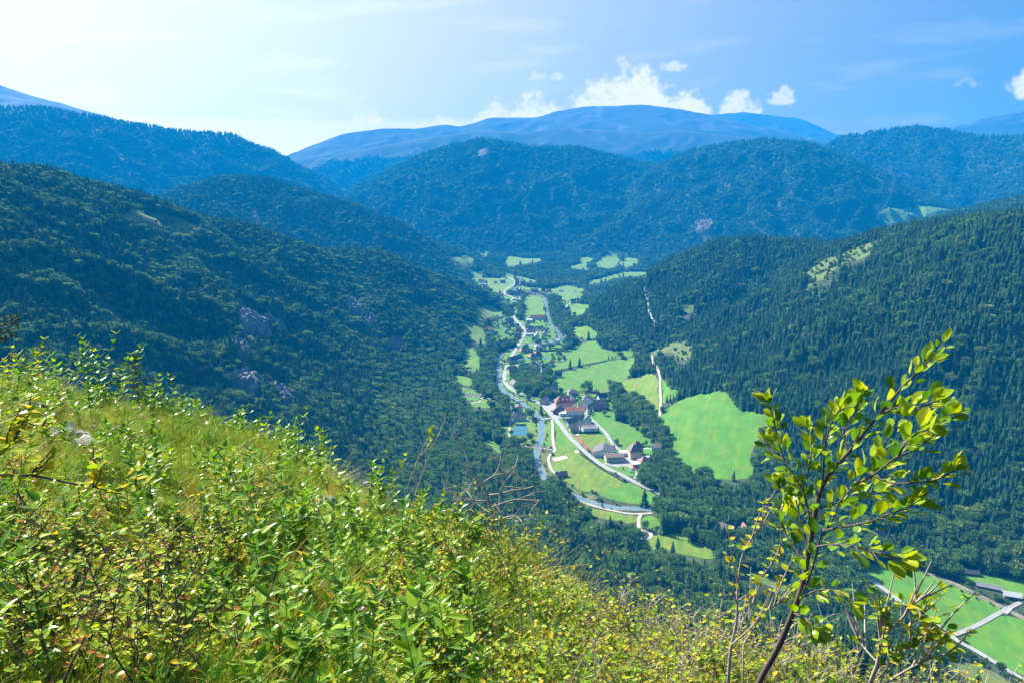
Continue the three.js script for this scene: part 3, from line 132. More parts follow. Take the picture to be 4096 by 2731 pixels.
const LONE = [[128.2,-1388.7,"leafy",13,"slender"],[136.3,-1385.5,"leafy",20,"tall"],[89.4,-1361.9,"spruce",9,"small pointed"],[179.3,-1415.5,"leafy",13,"dense dark"],[189.6,-1422.5,"leafy",8,"low round"],[149,-1349,"spruce",9,"short"],[150.3,-1236.9,"leafy",9,"broad low"],[150.8,-1094.9,"leafy",8,"young"],[130.3,-1150.7,"spruce",11,"pointed garden"],[81.6,-1212.3,"spruce",6,"tiny pointed"],[144.6,-1328.9,"leafy",6,"little round"],[150.6,-1091,"leafy",8,"slim"],[178.4,-1090.1,"spruce",9,"blue pointed"],[192.3,-1088.5,"leafy",8,"round dark"],[187.8,-1088.5,"leafy",5,"round bushy"],[209.7,-1096.3,"leafy",9,"round"],[225.1,-1107.1,"leafy",18,"big dark"],[146.4,-992,"spruce",6,"little pointed"],[170.5,-926.2,"leafy",12,"roadside"],[144.1,-1072.1,"leafy",6,"low bushy"],[-9.3,-1185.8,"leafy",11,"rounded"],[-15.8,-1199.1,"leafy",8,"oval"],[4.4,-1240.3,"leafy",14,"tall"],[28,-1222.6,"leafy",16,"tall dark"],[2.7,-1209.4,"leafy",8,"round"],[13.2,-1209,"leafy",7,"small"],[17.2,-1098.4,"leafy",10,"leaning"],[25.9,-1109.3,"leafy",13,"spreading"],[34.1,-1205.5,"spruce",13,"dark"],[111.2,-1643,"leafy",7,"small meadow"],[95.6,-1506.9,"spruce",9,"dark"],[91.7,-1509.7,"spruce",8,"narrow"],[-15.3,-1593.3,"leafy",9,"riverside"],[202.8,-1631.8,"spruce",12,"dark"],[211,-1633.8,"spruce",9,"short dark"],[217.8,-1634.9,"spruce",8,"shorter"],[222.1,-1636.8,"spruce",7,"little"],[227.1,-1633.8,"leafy",14,"pale"],[146,-1580.9,"spruce",5,"tiny"],[231.6,-1459.9,"leafy",18,"large round"],[220.5,-1457,"leafy",6,"small"],[238.3,-1441.5,"spruce",12,"pointed"],[244.1,-1448.3,"spruce",11,"pointed"],[-67.3,-1431.4,"leafy",17,"big round"],[226.4,-1119.7,"leafy",14,"dark hedge-end"],[252.1,-1247.2,"spruce",14,"front"],[256,-1240.8,"spruce",15,"second"],[260.2,-1236.4,"spruce",14,"third"],[264.7,-1234,"spruce",13,"fourth"],[268.5,-1228.3,"spruce",12,"fifth"],[150.4,-759.3,"spruce",17,"slender pine-like"],[162.7,-746.7,"spruce",19,"tall pine-like"],[192.9,-784.7,"spruce",25,"great"],[187.4,-784.6,"leafy",14,"pale round"],[199.3,-780.4,"leafy",14,"dark round"],[146.6,-812.4,"leafy",10,"thin"],[233.9,-766.5,"spruce",19,"garden"],[238.4,-763.7,"spruce",16,"garden"],[-0.5,-1081.5,"leafy",17,"full"],[8.2,-1075.2,"leafy",17,"full"],[21,-1028.3,"leafy",18,"full"],[9.2,-1020.3,"leafy",18,"full"]];
const SPOTS = [[81.5,-1012.5,"goal"],[122,-935,"goal"],[98.5,-1133.2,"table"],[8.4,-1157,"jetty"],[24,-1106,"bench"],[36.6,-1080.9,"truss"],[44.1,-1213.7,"bridge"],[21.3,-1320.7,"footbridge"],[13.4,-1779.1,"roadbridge"],[441,-645.1,"lowbridge"],[148.5,-1025.1,"glass"],[154.7,-984.2,"umbrella"],[208,-771.7,"pool"],[-70.8,-1355,"graves"]];
const HEDGES = [[90.5,-1141.4,129.9,-1146.3,2.2,2.2,"dark clipped hedge between the sports court and the shade tinted house"],[55.4,-1711.1,114.4,-1716.1,2.5,3.5,"long dark hedge below the cream house with hipped roof"],[5,-1184,22.4,-1183.2,2.5,2,"reed fringe along the upper edge of the pond"],[95.6,-1051.1,117.5,-996.1,2,1.1,"low scrub hedge along the road beside the football meadow, upper half"],[117.5,-996.1,143.2,-948,2,1.1,"low scrub hedge along the road beside the football meadow, lower half"],[82.1,-1528,199,-1622.4,1.2,0.9,"thin fence hedge across the big meadows"]];
// ---------- textures that show what surfaces are made of ----------
function tex(size, paint, srgb = true) {
  const d = new Uint8Array(size * size * 4);
  for (let y = 0, i = 0; y < size; y++) for (let x = 0; x < size; x++, i += 4) { const c = paint(x / size, y / size, x, y); d[i] = clamp(c[0]) * 255; d[i + 1] = clamp(c[1]) * 255; d[i + 2] = clamp(c[2]) * 255; d[i + 3] = 255; }
  const t = new THREE.DataTexture(d, size, size); t.wrapS = t.wrapT = THREE.RepeatWrapping; t.magFilter = THREE.LinearFilter; if (srgb) t.colorSpace = THREE.SRGBColorSpace; t.needsUpdate = true; return t;
}
const tile = (u, v, s, k) => { // noise that repeats without a seam
  const a = u * 2 * Math.PI, b = v * 2 * Math.PI; return 0.5 * (n3(Math.cos(a) * s + k, Math.sin(a) * s, Math.cos(b) * s) + n3(Math.sin(b) * s + 9 + k, Math.cos(a) * s * 0.9, Math.sin(a) * s));
};
const std = (c, o = {}) => new THREE.MeshStandardMaterial({ color: Array.isArray(c) ? RGB(...c) : c, roughness: 0.9, ...o });
function put(o, name, label, category, group, kind) {
  o.name = name; if (label) o.userData.label = label; if (category) o.userData.category = category; if (group) o.userData.group = group; if (kind) o.userData.kind = kind;
  scene.add(o); return o;
}
const taken = new Map();
const numbered = (n) => { const k = taken.get(n) ?? 0; taken.set(n, k + 1); return k ? n + '_' + String(k).padStart(3, '0') : n; };
function mesh(g, m, name, parent) { const o = new THREE.Mesh(g, m); o.name = name; if (parent) parent.add(o); return o; }
function gridGeo(G, colour) {
  const p = new Float32Array(G.nx * G.nz * 3), c = new Float32Array(p.length), uv = new Float32Array(G.nx * G.nz * 2), idx = [], col = [0, 0, 0];
  for (let j = 0, k = 0; j < G.nz; j++) for (let i = 0; i < G.nx; i++, k++) {
    const x = G.x0 + i * G.c, z = G.z0 + j * G.c; p.set([x, G.h[k], z], k * 3); uv.set([x, z], k * 2); colour(x, G.h[k], z, col, G, k); c.set(col, k * 3);
    if (i + 1 < G.nx && j + 1 < G.nz) idx.push(k, k + G.nx, k + 1, k + 1, k + G.nx, k + G.nx + 1);
  }
  const g = new THREE.BufferGeometry(); g.setAttribute('position', new THREE.BufferAttribute(p, 3)); g.setAttribute('color', new THREE.BufferAttribute(c, 3)); g.setAttribute('uv', new THREE.BufferAttribute(uv, 2)); g.setIndex(idx); g.computeVertexNormals(); return g;
}
const soilTex = tex(512, (u, v) => { const n = 0.72 + 0.2 * tile(u, v, 1.2, 0) + 0.16 * tile(u, v, 4, 3) + 0.12 * tile(u, v, 14, 6); return [n, n, n]; });
soilTex.repeat.set(1 / 90, 1 / 90);
const landMat = new THREE.MeshStandardMaterial({ vertexColors: true, roughness: 1, map: soilTex });
{
  const near = new THREE.Mesh(gridGeo(nearGrid, (x, y, z, c) => { const n = fbm(x / 140, z / 140, 3), s = clamp(0.5 + n); c[0] = lerp(0.030, 0.052, s); c[1] = lerp(0.062, 0.098, s); c[2] = 0.024; }), landMat);
  put(near, 'terrain', 'wooded valley sides and valley floor below the viewpoint', 'terrain', null, 'structure');
  const far = new THREE.Mesh(gridGeo(farGrid, (x, y, z, c) => { // forest below, alpine grass and scree above
    const n = fbm(x / 500, z / 500, 4), bare = smooth(820, 900, y + 420 * n + 90 * n2(x / 90, z / 90)), rock = smooth(0.18, 0.4, fbm(x / 260 + 9, z / 900, 3)) * bare;
    c[0] = lerp(lerp(0.014, 0.046, bare), 0.17, rock); c[1] = lerp(lerp(0.03, 0.05, bare), 0.14, rock); c[2] = lerp(lerp(0.016, 0.022, bare), 0.12, rock);
  }), landMat);
  put(far, 'distant_mountains', 'hazy blue mountain ranges along the skyline', 'mountains', null, 'structure');
}
// ---------- meadows, lanes, water ----------
function smoothLoop(pts, step, closed) {
  const c = new THREE.CatmullRomCurve3(pts.map(([x, z]) => V(x, 0, z)), closed, 'centripetal'), n = Math.max(closed ? 12 : 3, Math.round(c.getLength() / step));
  return (closed ? c.getSpacedPoints(n).slice(0, -1) : c.getSpacedPoints(n)).map((p) => [p.x, p.z]);
}
class Area {
  constructor(pts) { this.p = pts; this.x0 = Math.min(...pts.map((q) => q[0])); this.x1 = Math.max(...pts.map((q) => q[0])); this.z0 = Math.min(...pts.map((q) => q[1])); this.z1 = Math.max(...pts.map((q) => q[1])); }
  has(x, z) {
    if (x < this.x0 || x > this.x1 || z < this.z0 || z > this.z1) return false;
    let inside = false; const p = this.p;
    for (let i = 0, j = p.length - 1; i < p.length; j = i++) if ((p[i][1] > z) !== (p[j][1] > z) && x < (p[j][0] - p[i][0]) * (z - p[i][1]) / (p[j][1] - p[i][1]) + p[i][0]) inside = !inside;
    return inside;
  }
}
function clipTri(poly, tri) { // the part of a polygon inside one triangle
  let out = poly;
  for (let e = 0; e < 3 && out.length; e++) {
    const [ax, az] = tri[e], [bx, bz] = tri[(e + 1) % 3], side = (q) => (bx - ax) * (q[1] - az) - (bz - az) * (q[0] - ax), src = out; out = [];
    for (let i = 0; i < src.length; i++) { const a = src[i], b = src[(i + 1) % src.length], sa = side(a), sb = side(b); if (sa >= 0) out.push(a); if ((sa >= 0) !== (sb >= 0)) { const t = sa / (sa - sb); out.push([a[0] + (b[0] - a[0]) * t, a[1] + (b[1] - a[1]) * t]); } }
  }
  return out;
}
function drape(area, lift) { // a sheet that follows the facets of the ground
  const G = nearGrid, c = G.c, P = [], A = area.p;
  let sg = 0; for (let i = 0; i < A.length; i++) { const a = A[i], b = A[(i + 1) % A.length]; sg += a[0] * b[1] - b[0] * a[1]; }
  const poly = sg > 0 ? A : A.slice().reverse();
  const add = (q) => P.push(q[0], groundY(q[0], q[1]) + lift, q[1]);
  for (let i = Math.floor((area.x0 - G.x0) / c); i <= (area.x1 - G.x0) / c; i++) for (let j = Math.floor((area.z0 - G.z0) / c); j <= (area.z1 - G.z0) / c; j++) {
    const x = G.x0 + i * c, z = G.z0 + j * c;
    for (const tri of [[[x, z], [x + c, z], [x, z + c]], [[x + c, z], [x + c, z + c], [x, z + c]]]) {
      const near = poly.some((q) => q[0] > x - c && q[0] < x + 2 * c && q[1] > z - c && q[1] < z + 2 * c);
      if (!near && tri.every((q) => area.has(...q))) { for (const k of [0, 2, 1]) add(tri[k]); continue; }
      const cut = clipTri(poly, tri); if (cut.length < 3) continue;
      for (const f of THREE.ShapeUtils.triangulateShape(cut.map((q) => new THREE.Vector2(q[0], q[1])), [])) {
        const [a, b, d] = f.map((k) => cut[k]), s = (b[0] - a[0]) * (d[1] - a[1]) - (b[1] - a[1]) * (d[0] - a[0]); if (Math.abs(s) < 1e-4) continue;
        for (const q of s > 0 ? [a, d, b] : [a, b, d]) add(q);
      }
    }
  }
  const g = new THREE.BufferGeometry(); g.setAttribute('position', new THREE.Float32BufferAttribute(P, 3));
  const uv = new Float32Array(P.length / 3 * 2); for (let i = 0; i < uv.length / 2; i++) { uv[i * 2] = P[i * 3]; uv[i * 2 + 1] = P[i * 3 + 2]; }
  g.setAttribute('uv', new THREE.BufferAttribute(uv, 2));
  const N = new Float32Array(P.length), nv = V(0, 0, 0); for (let i = 0; i < P.length; i += 3) { const x = P[i], z = P[i + 2], e = 12; nv.set(groundY(x - e, z) - groundY(x + e, z), 2 * e, groundY(x, z - e) - groundY(x, z + e)).normalize(); N.set([nv.x, nv.y, nv.z], i); }
  g.setAttribute('normal', new THREE.BufferAttribute(N, 3)); return g;
}
const meadowTex = (stripe, k) => { // mottled sward, faint mowing lines
  const t = tex(1024, (u, v) => { const n = 0.5 * tile(u, v, 1.1, k) + 0.34 * tile(u, v, 3.1, k + 2) + 0.26 * tile(u, v, 11, k + 5), dry = clamp(0.45 + 0.8 * tile(u, v, 1.7, k + 11)), s = stripe * Math.sin((u * 14 + v * 5 + 0.12 * n) * 6.283); const f = 0.85 + 0.15 * n + s; return [f * (0.80 + 0.26 * dry), f, f * (0.78 + 0.1 * dry)]; });
  t.repeat.set(1 / 170, 1 / 170); return t;
};
const mtA = meadowTex(0.012, 0), mtB = meadowTex(0.03, 30);
const grassMat = Object.fromEntries(Object.entries({ lush: [0.095, 0.225, 0.003], fresh: [0.112, 0.23, 0.004], hay: [0.165, 0.225, 0.005], pale: [0.14, 0.235, 0.014], dry: [0.12, 0.145, 0.03], dark: [0.05, 0.14, 0.012] }).map(([k, c]) => [k, std(c, { map: k === 'hay' || k === 'dry' ? mtB : mtA, roughness: 1 })]));
const KINDS = { hay: 'hay', football: 'hay', mown: 'hay', glade: 'hay', chapel: 'fresh', dyke: 'dry', clear_nose: 'dry', clear_mid: 'dry', clear_top: 'dry', clear_ridge: 'dry', clear_left: 'dry', scrub: 'dry', ride: 'fresh', west1: 'pale', west2: 'pale', west3: 'fresh', bank_strip: 'fresh', bank_strip2: 'fresh', pasture: 'pale', terrace: 'pale', far_bank: 'pale', far_knoll: 'pale', strip: 'pale', upper: 'pale', crossing: 'pale', hamlet: 'pale', bend: 'pale', bank: 'pale', long: 'fresh', saddle: 'pale', hill: 'pale', slope: 'pale', roadside: 'fresh', riverside: 'fresh', near_mead: 'dry', low_mead: 'dry', court: 'hay', pond_lawn: 'hay', big: 'fresh', middle: 'fresh', far_flood: 'fresh' };
const openLand = {};
for (const [k, pts] of Object.entries(MEADOWS)) {
  const a = openLand[k] = new Area(smoothLoop(pts, 7, true).map(([x, z]) => [x + 1.6 * n2(x / 14, z / 14), z + 1.6 * n2b(x / 14, z / 14)]));
  if (a.z0 < -4500) continue;
  const m = new THREE.Mesh(drape(a, k === 'islet' ? 0.75 : k === 'court' || k === 'football' ? 0.3 : 0.22), grassMat[KINDS[k] ?? 'lush']);
  put(m, numbered('meadow'), null, null, null, 'structure');
}
const villageLand = Object.values(VILLAGE).map((p) => new Area(p)), groves = Object.values(GROVES).map((p) => new Area(p)), cragLand = Object.values(CRAGS).map((p) => new Area(p));
for (const [i, a] of villageLand.entries()) put(new THREE.Mesh(drape(a, 0.12 + i * 0.004), grassMat[i % 2 ? 'fresh' : 'lush']), numbered('garden_ground'), null, null, null, 'structure');
const RIBBONS = [];
function ribbon(pts, width, lift, wobble = 0) {
  const P = [], N = [], UV = [], I = [], L = pts.length; let run = 0;
  for (let i = 0; i < L; i++) {
    const a = pts[Math.max(0, i - 1)], b = pts[Math.min(L - 1, i + 1)], dx = b[0] - a[0], dz = b[1] - a[1], l = Math.hypot(dx, dz) || 1, nx = -dz / l, nz = dx / l, w = width / 2 * (1 + wobble * n2(run / 40, 3)) ;
    if (i) run += Math.hypot(pts[i][0] - pts[i - 1][0], pts[i][1] - pts[i - 1][1]);
    RIBBONS.push([pts[i][0], pts[i][1], w]);
    const hs = [-1, -0.4, 0.4, 1].map((s) => groundY(pts[i][0] + nx * w * s, pts[i][1] + nz * w * s)), mx = (hs[1] + hs[2]) / 2;
    [-1, -0.4, 0.4, 1].forEach((s, k) => { P.push(pts[i][0] + nx * w * s, Math.max(hs[k], mx) + lift, pts[i][1] + nz * w * s); UV.push(s * w, run); });
    if (i + 1 < L) for (let k = 0; k < 3; k++) { const q = i * 4 + k; I.push(q, q + 1, q + 4, q + 1, q + 5, q + 4); }
  }
  const g = new THREE.BufferGeometry(); g.setAttribute('position', new THREE.Float32BufferAttribute(P, 3)); g.setAttribute('uv', new THREE.Float32BufferAttribute(UV, 2)); g.setIndex(I); g.computeVertexNormals(); return g;
}
const asphaltTex = tex(512, (u, v) => { const n = 0.86 + 0.12 * tile(u, v, 1.5, 4) + 0.10 * tile(u, v, 9, 8); return [n, n, n]; }); asphaltTex.repeat.set(1 / 25, 1 / 25);
const roadMat = std([0.31, 0.31, 0.31], { map: asphaltTex, roughness: 0.75 }), trackMat = std([0.42, 0.39, 0.33], { map: asphaltTex, roughness: 0.95 }), paintMat = std([0.8, 0.8, 0.8]);
const TARRED = new Set(['main', 'village', 'access', 'school', 'inn', 'valley', 'valley_branch', 'bridge_road']);
let rl = 0;
for (const [k, [w, pts]] of Object.entries(ROADS)) {
  const p = smoothLoop(pts, 5, false), o = new THREE.Mesh(ribbon(p, w, (TARRED.has(k) ? 0.5 : 0.42) + (rl += 0.006)), TARRED.has(k) ? roadMat : trackMat);
  put(o, numbered(TARRED.has(k) ? 'road' : 'track'), null, null, null, 'structure');
  if (k === 'main' || k === 'valley') for (const s of [-1, 1]) { // edge lines
    const side = p.map((q, i) => { const a = p[Math.max(0, i - 1)], b = p[Math.min(p.length - 1, i + 1)], l = Math.hypot(b[0] - a[0], b[1] - a[1]) || 1; return [q[0] - (b[1] - a[1]) / l * s * (w / 2 - 0.35), q[1] + (b[0] - a[0]) / l * s * (w / 2 - 0.35)]; });
    mesh(ribbon(side, 0.16, 0.75), paintMat, 'edge_line', o);
  }
}
const rippleTex = tex(512, (u, v) => { const n = 0.5 + 0.3 * tile(u, v, 5, 3) + 0.35 * tile(u, v, 16, 9); return [n, n, n]; }, false); rippleTex.repeat.set(1 / 16, 1 / 22);
const streamTex = tex(512, (u, v) => { const f = smooth(0.18, 0.62, tile(u, v, 4.2, 21) + 0.5 * tile(u, v, 12, 4)), n = 0.1 * tile(u, v, 2, 8); return [lerp(0.42, 0.74, f) + n, lerp(0.5, 0.78, f) + n, lerp(0.52, 0.8, f) + n]; }); streamTex.repeat.set(1 / 20, 1 / 36);
const waterMat = new THREE.MeshStandardMaterial({ color: RGB(0.55, 0.7, 0.78), map: streamTex, roughness: 0.22, bumpMap: rippleTex, bumpScale: 0.12 });
const pondMat = new THREE.MeshStandardMaterial({ color: RGB(0.02, 0.11, 0.15), roughness: 0.06, bumpMap: rippleTex, bumpScale: 0.015 });
const streamBed = std([0.32, 0.27, 0.16], { map: soilTex });
for (const [k, [w, pts]] of Object.entries(WATER)) {
  const p = smoothLoop(pts, 6, false);
  put(new THREE.Mesh(ribbon(p, w + 1.5, 0.26), streamBed), numbered('gravel_bank'), null, null, null, 'structure');
  put(new THREE.Mesh(ribbon(p, w - (k === 'brook' ? 4 : 1.5), 0.34, 0.3), waterMat), numbered('river'), null, null, null, 'structure');
}
const areaMat = { pond: pondMat, garden_pond: pondMat, sand_court: std([0.72, 0.66, 0.52], { map: soilTex }), small_sand: std([0.7, 0.64, 0.55]), red_court: std([0.36, 0.12, 0.07], { map: soilTex }), red_track: std([0.34, 0.13, 0.07], { map: soilTex }), plaza: roadMat, inn_yard: roadMat };
for (const [k, pts] of Object.entries(AREAS)) {
  const a = new Area(smoothLoop(pts, k.includes('court') || k.includes('sand') ? 60 : 4, k.includes('court') || k.includes('sand') ? false : true).concat(k.includes('court') || k.includes('sand') ? [] : []));
  const area = k.includes('court') || k.includes('sand') || k === 'red_track' ? new Area(pts) : a; openLand[k] = area;
  put(new THREE.Mesh(drape(area, 0.62), areaMat[k]), numbered({ pond: 'pond', garden_pond: 'pond', plaza: 'pavement', inn_yard: 'pavement' }[k] ?? 'ground_' + (k.includes('red') ? 'clay' : 'sand')), null, null, null, 'structure');
}
// lookup of what lies where
const ribbonCells = new Map(), cellKey = (x, z) => Math.floor(x / 12) * 100003 + Math.floor(z / 12);
for (const r of RIBBONS) { const k = cellKey(r[0], r[1]); if (!ribbonCells.has(k)) ribbonCells.set(k, []); ribbonCells.get(k).push(r); }
function nearRibbon(x, z, extra) { for (let i = -1; i < 2; i++) for (let j = -1; j < 2; j++) { const l = ribbonCells.get(cellKey(x + i * 12, z + j * 12)); if (l) for (const r of l) if (Math.hypot(r[0] - x, r[1] - z) < r[2] + extra) return true; } return false; }
const inAny = (list, x, z) => { for (const a of list) if (a.has(x, z)) return true; return false; };
const openList = Object.values(openLand);
// limestone faces in the wooded slopes
{
  const rockTex = tex(512, (u, v) => { const n = 0.7 + 0.25 * tile(u, v, 2, 40) + 0.25 * tile(u, v, 7, 41), c = smooth(0.25, 0.5, tile(u, v, 5, 44)); return [n * (1 - 0.3 * c), n * (1 - 0.28 * c), n * (1 - 0.3 * c)]; }); rockTex.repeat.set(1 / 24, 1 / 24);
  const rockMat = std([0.33, 0.315, 0.29], { map: rockTex, roughness: 1, flatShading: true }), earthMat = std([0.22, 0.18, 0.12], { map: rockTex, roughness: 1, flatShading: true });
  const TXT = ['broad pale limestone face in the dark left forest', 'small limestone face below the broad pale one', 'long limestone band low in the left forest', 'shaded rock wall under the dark wooded knob', 'bright rock step below the shaded rock wall', 'narrow rock rib beside the long limestone band', 'bare brown earth scar beside the forest track', 'grey quarry scar at the foot of the central mountain', 'pale rock slide on the blue middle hill', 'grey scree patch near the central summit'];
  cragLand.forEach((a, i) => {
    const s = Math.max(3, Math.min(9, (a.x1 - a.x0) / 14)), nx = Math.ceil((a.x1 - a.x0) / s) + 3, nz = Math.ceil((a.z1 - a.z0) / s) + 3, P = [], I = [], UV = [], flat = i === 6 || i > 7;
    for (let q = 0; q < nz; q++) for (let k = 0; k < nx; k++) {
      const x = a.x0 + (k - 1) * s, z = a.z0 + (q - 1) * s, inside = a.has(x, z), e = [[s, 0], [-s, 0], [0, s], [0, -s]].filter(([u, v]) => a.has(x + u, z + v)).length / 4;
      const up = (inside ? (flat ? 1 : 5 * e + 9 * Math.abs(n2(x / 11, z / 30)) * e + 5 * Math.abs(n2b(x / 4, z / 9))) : -4);
      P.push(x + 2 * n2(x / 7, z / 7), groundY(x, z) + up, z + 2 * n2b(x / 7, z / 7)); UV.push(x, z + up);
      if (q + 1 < nz && k + 1 < nx) { const t = q * nx + k; I.push(t, t + nx, t + 1, t + 1, t + nx, t + nx + 1); }
    }
    const g = new THREE.BufferGeometry(); g.setAttribute('position', new THREE.Float32BufferAttribute(P, 3)); g.setAttribute('uv', new THREE.Float32BufferAttribute(UV, 2)); g.setIndex(I);
    put(new THREE.Mesh(g.toNonIndexed(), i >= 6 ? earthMat : rockMat), numbered('rock_face'), TXT[i], 'rock face');
  });
}
// ---------- trees ----------
function treeGeo(tris, cols) {
  const g = new THREE.BufferGeometry(); g.setAttribute('position', new THREE.Float32BufferAttribute(tris, 3));
  g.setAttribute('color', new THREE.Float32BufferAttribute(cols, 3)); g.computeVertexNormals(); return g;
}
function trunkTris(T, C, h, r, c = [0.8, 0.62, 0.5]) {
  for (let i = 0; i < 6; i++) { const a = i / 6 * 6.283, b = (i + 1) / 6 * 6.283; T.push(Math.cos(a) * r, 0, Math.sin(a) * r, Math.cos(b) * r, 0, Math.sin(b) * r, 0, h, 0); for (let k = 0; k < 3; k++) C.push(...c); }
}
// spruce, 1 m tall unit: whorls of drooping boughs
function spruceCrown(seed, tiers = 11, per = 9, wide = 0.17) {
  const r = rng(seed), T = [], C = [];
  for (let t = 0; t < tiers; t++) {
    const f = t / tiers, y = 0.1 + 0.86 * f, R = wide * Math.pow(1 - f, 0.82) * (0.86 + 0.28 * r()) + 0.012, n = Math.max(5, Math.round(per * (1 - 0.45 * f)));
    for (let k = 0; k < n; k++) {
      const a = (k + r() * 0.7 + t * 0.37) / n * 6.283, l = R * (0.7 + 0.5 * r()), w = 0.30 + 0.16 * r(), dy = 0.035 + 0.05 * r(), th = 0.05 + 0.02 * r();
      const ca = Math.cos(a), sa = Math.sin(a), tip = [ca * l, y - dy * (1 - f * 0.5), sa * l], s1 = [Math.cos(a - w) * l * 0.66, y - dy * 0.5, Math.sin(a - w) * l * 0.66], s2 = [Math.cos(a + w) * l * 0.66, y - dy * 0.5, Math.sin(a + w) * l * 0.66], top = [ca * l * 0.06, y + th, sa * l * 0.06], low = [ca * l * 0.1, y - dy - th * 0.35, sa * l * 0.1];
      T.push(...top, ...tip, ...s1, ...top, ...s2, ...tip, ...s1, ...tip, ...low, ...tip, ...s2, ...low);
      const v = 0.8 + 0.4 * r(); for (let q = 0; q < 12; q++) C.push(v, v, v);
    }
  }
  T.push(0.014, 0.93, 0, -0.007, 0.93, 0.012, 0, 1.02, 0, -0.007, 0.93, 0.012, -0.007, 0.93, -0.012, 0, 1.02, 0, -0.007, 0.93, -0.012, 0.014, 0.93, 0, 0, 1.02, 0); for (let q = 0; q < 9; q++) C.push(1, 1, 1);
  return [T, C];
}
// broadleaf, 1 m tall unit: clumps of leaf-sized faces round a lumpy crown
function leafyCrown(seed, clumps = 11, faces = 46, wide = 0.36) {
  const r = rng(seed), T = [], C = [], v = V(0, 0, 0), a = V(0, 0, 0), b = V(0, 0, 0);
  for (let k = 0; k < clumps; k++) {
    const f = k / clumps, cy = 0.30 + 0.56 * Math.sqrt(f) * (0.9 + 0.2 * r()), ring = wide * 0.62 * Math.sqrt(Math.max(0, 1 - Math.pow((cy - 0.56) / 0.42, 2))) * (0.6 + 0.6 * r()), an = k * 2.4 + r(), cx = Math.cos(an) * ring, cz = Math.sin(an) * ring, R = wide * (0.36 + 0.2 * r()), tone = 0.8 + 0.42 * r();
    for (let i = 0; i < faces; i++) {
      const y = 1 - 2 * (i + 0.5) / faces, p = i * 2.39996 + r() * 0.6, q = Math.sqrt(1 - y * y), rad = R * (0.78 + 0.42 * r());
      v.set(Math.cos(p) * q, y * 0.85, Math.sin(p) * q); a.set(r() - 0.5, r() - 0.5, r() - 0.5).addScaledVector(v, -0.2).normalize(); b.crossVectors(v, a).normalize();
      const s = R * (0.22 + 0.2 * r()), x0 = cx + v.x * rad, y0 = cy + v.y * rad, z0 = cz + v.z * rad, t1 = tone * (0.85 + 0.3 * r());
      for (let m = 0; m < 2; m++) { const g = m ? 1 : -1; T.push(x0 + a.x * s, y0 + a.y * s, z0 + a.z * s, x0 - a.x * s * 0.7 + b.x * s * g, y0 - a.y * s * 0.7 + b.y * s * g, z0 - a.z * s * 0.7 + b.z * s * g, x0 - v.x * s * 1.1, y0 - v.y * s * 1.1, z0 - v.z * s * 1.1); for (let z = 0; z < 3; z++) C.push(t1, t1, t1); }
    }
  }
  return [T, C];
}
const crownMat = new THREE.MeshPhysicalMaterial({ vertexColors: true, roughness: 1, transmission: 0.3, thickness: 0, specularIntensity: 0.3, side: THREE.DoubleSide });
const SPRUCE = [1, 2, 3].map((s) => spruceCrown(s * 17, 10 + s, 9, 0.15 + 0.018 * s)), LEAFY = [1, 2, 3].map((s) => leafyCrown(s * 29, 10 + s, 40, 0.33 + 0.03 * s));
const whole = ([T, C], h, r) => { const t = T.slice(), c = C.slice(); trunkTris(t, c, h, r, [0.9, 0.6, 0.5]); return treeGeo(t, c); };
const spruceGeo = SPRUCE.map((s) => whole(s, 0.5, 0.013)), leafyGeo = LEAFY.map((s) => whole(s, 0.6, 0.022));
// where hills hide the ground from the viewpoint nothing is planted
const HB = 900, HR = 24, HN = 300, horizon = new Float32Array(HB * HN);
for (let b = 0; b < HB; b++) { const az = lerp(-0.72, 0.72, b / (HB - 1)), sx = Math.sin(az), cz = -Math.cos(az); let m = -9; for (let r = 0; r < HN; r++) { const d = 260 + r * HR; horizon[b * HN + r] = m; m = Math.max(m, (groundY(sx * d, cz * d) - 380) / d); } }
function hidden(x, z, top) {
  const d = Math.hypot(x, z), az = Math.atan2(x, -z), b = Math.round((az + 0.72) / 1.44 * (HB - 1)); if (b < 0 || b >= HB) return true;
  const r = clamp(Math.floor((d - 260) / HR) - 1, 0, HN - 1); return (top - 380) / d < horizon[b * HN + r] - 0.006;
}
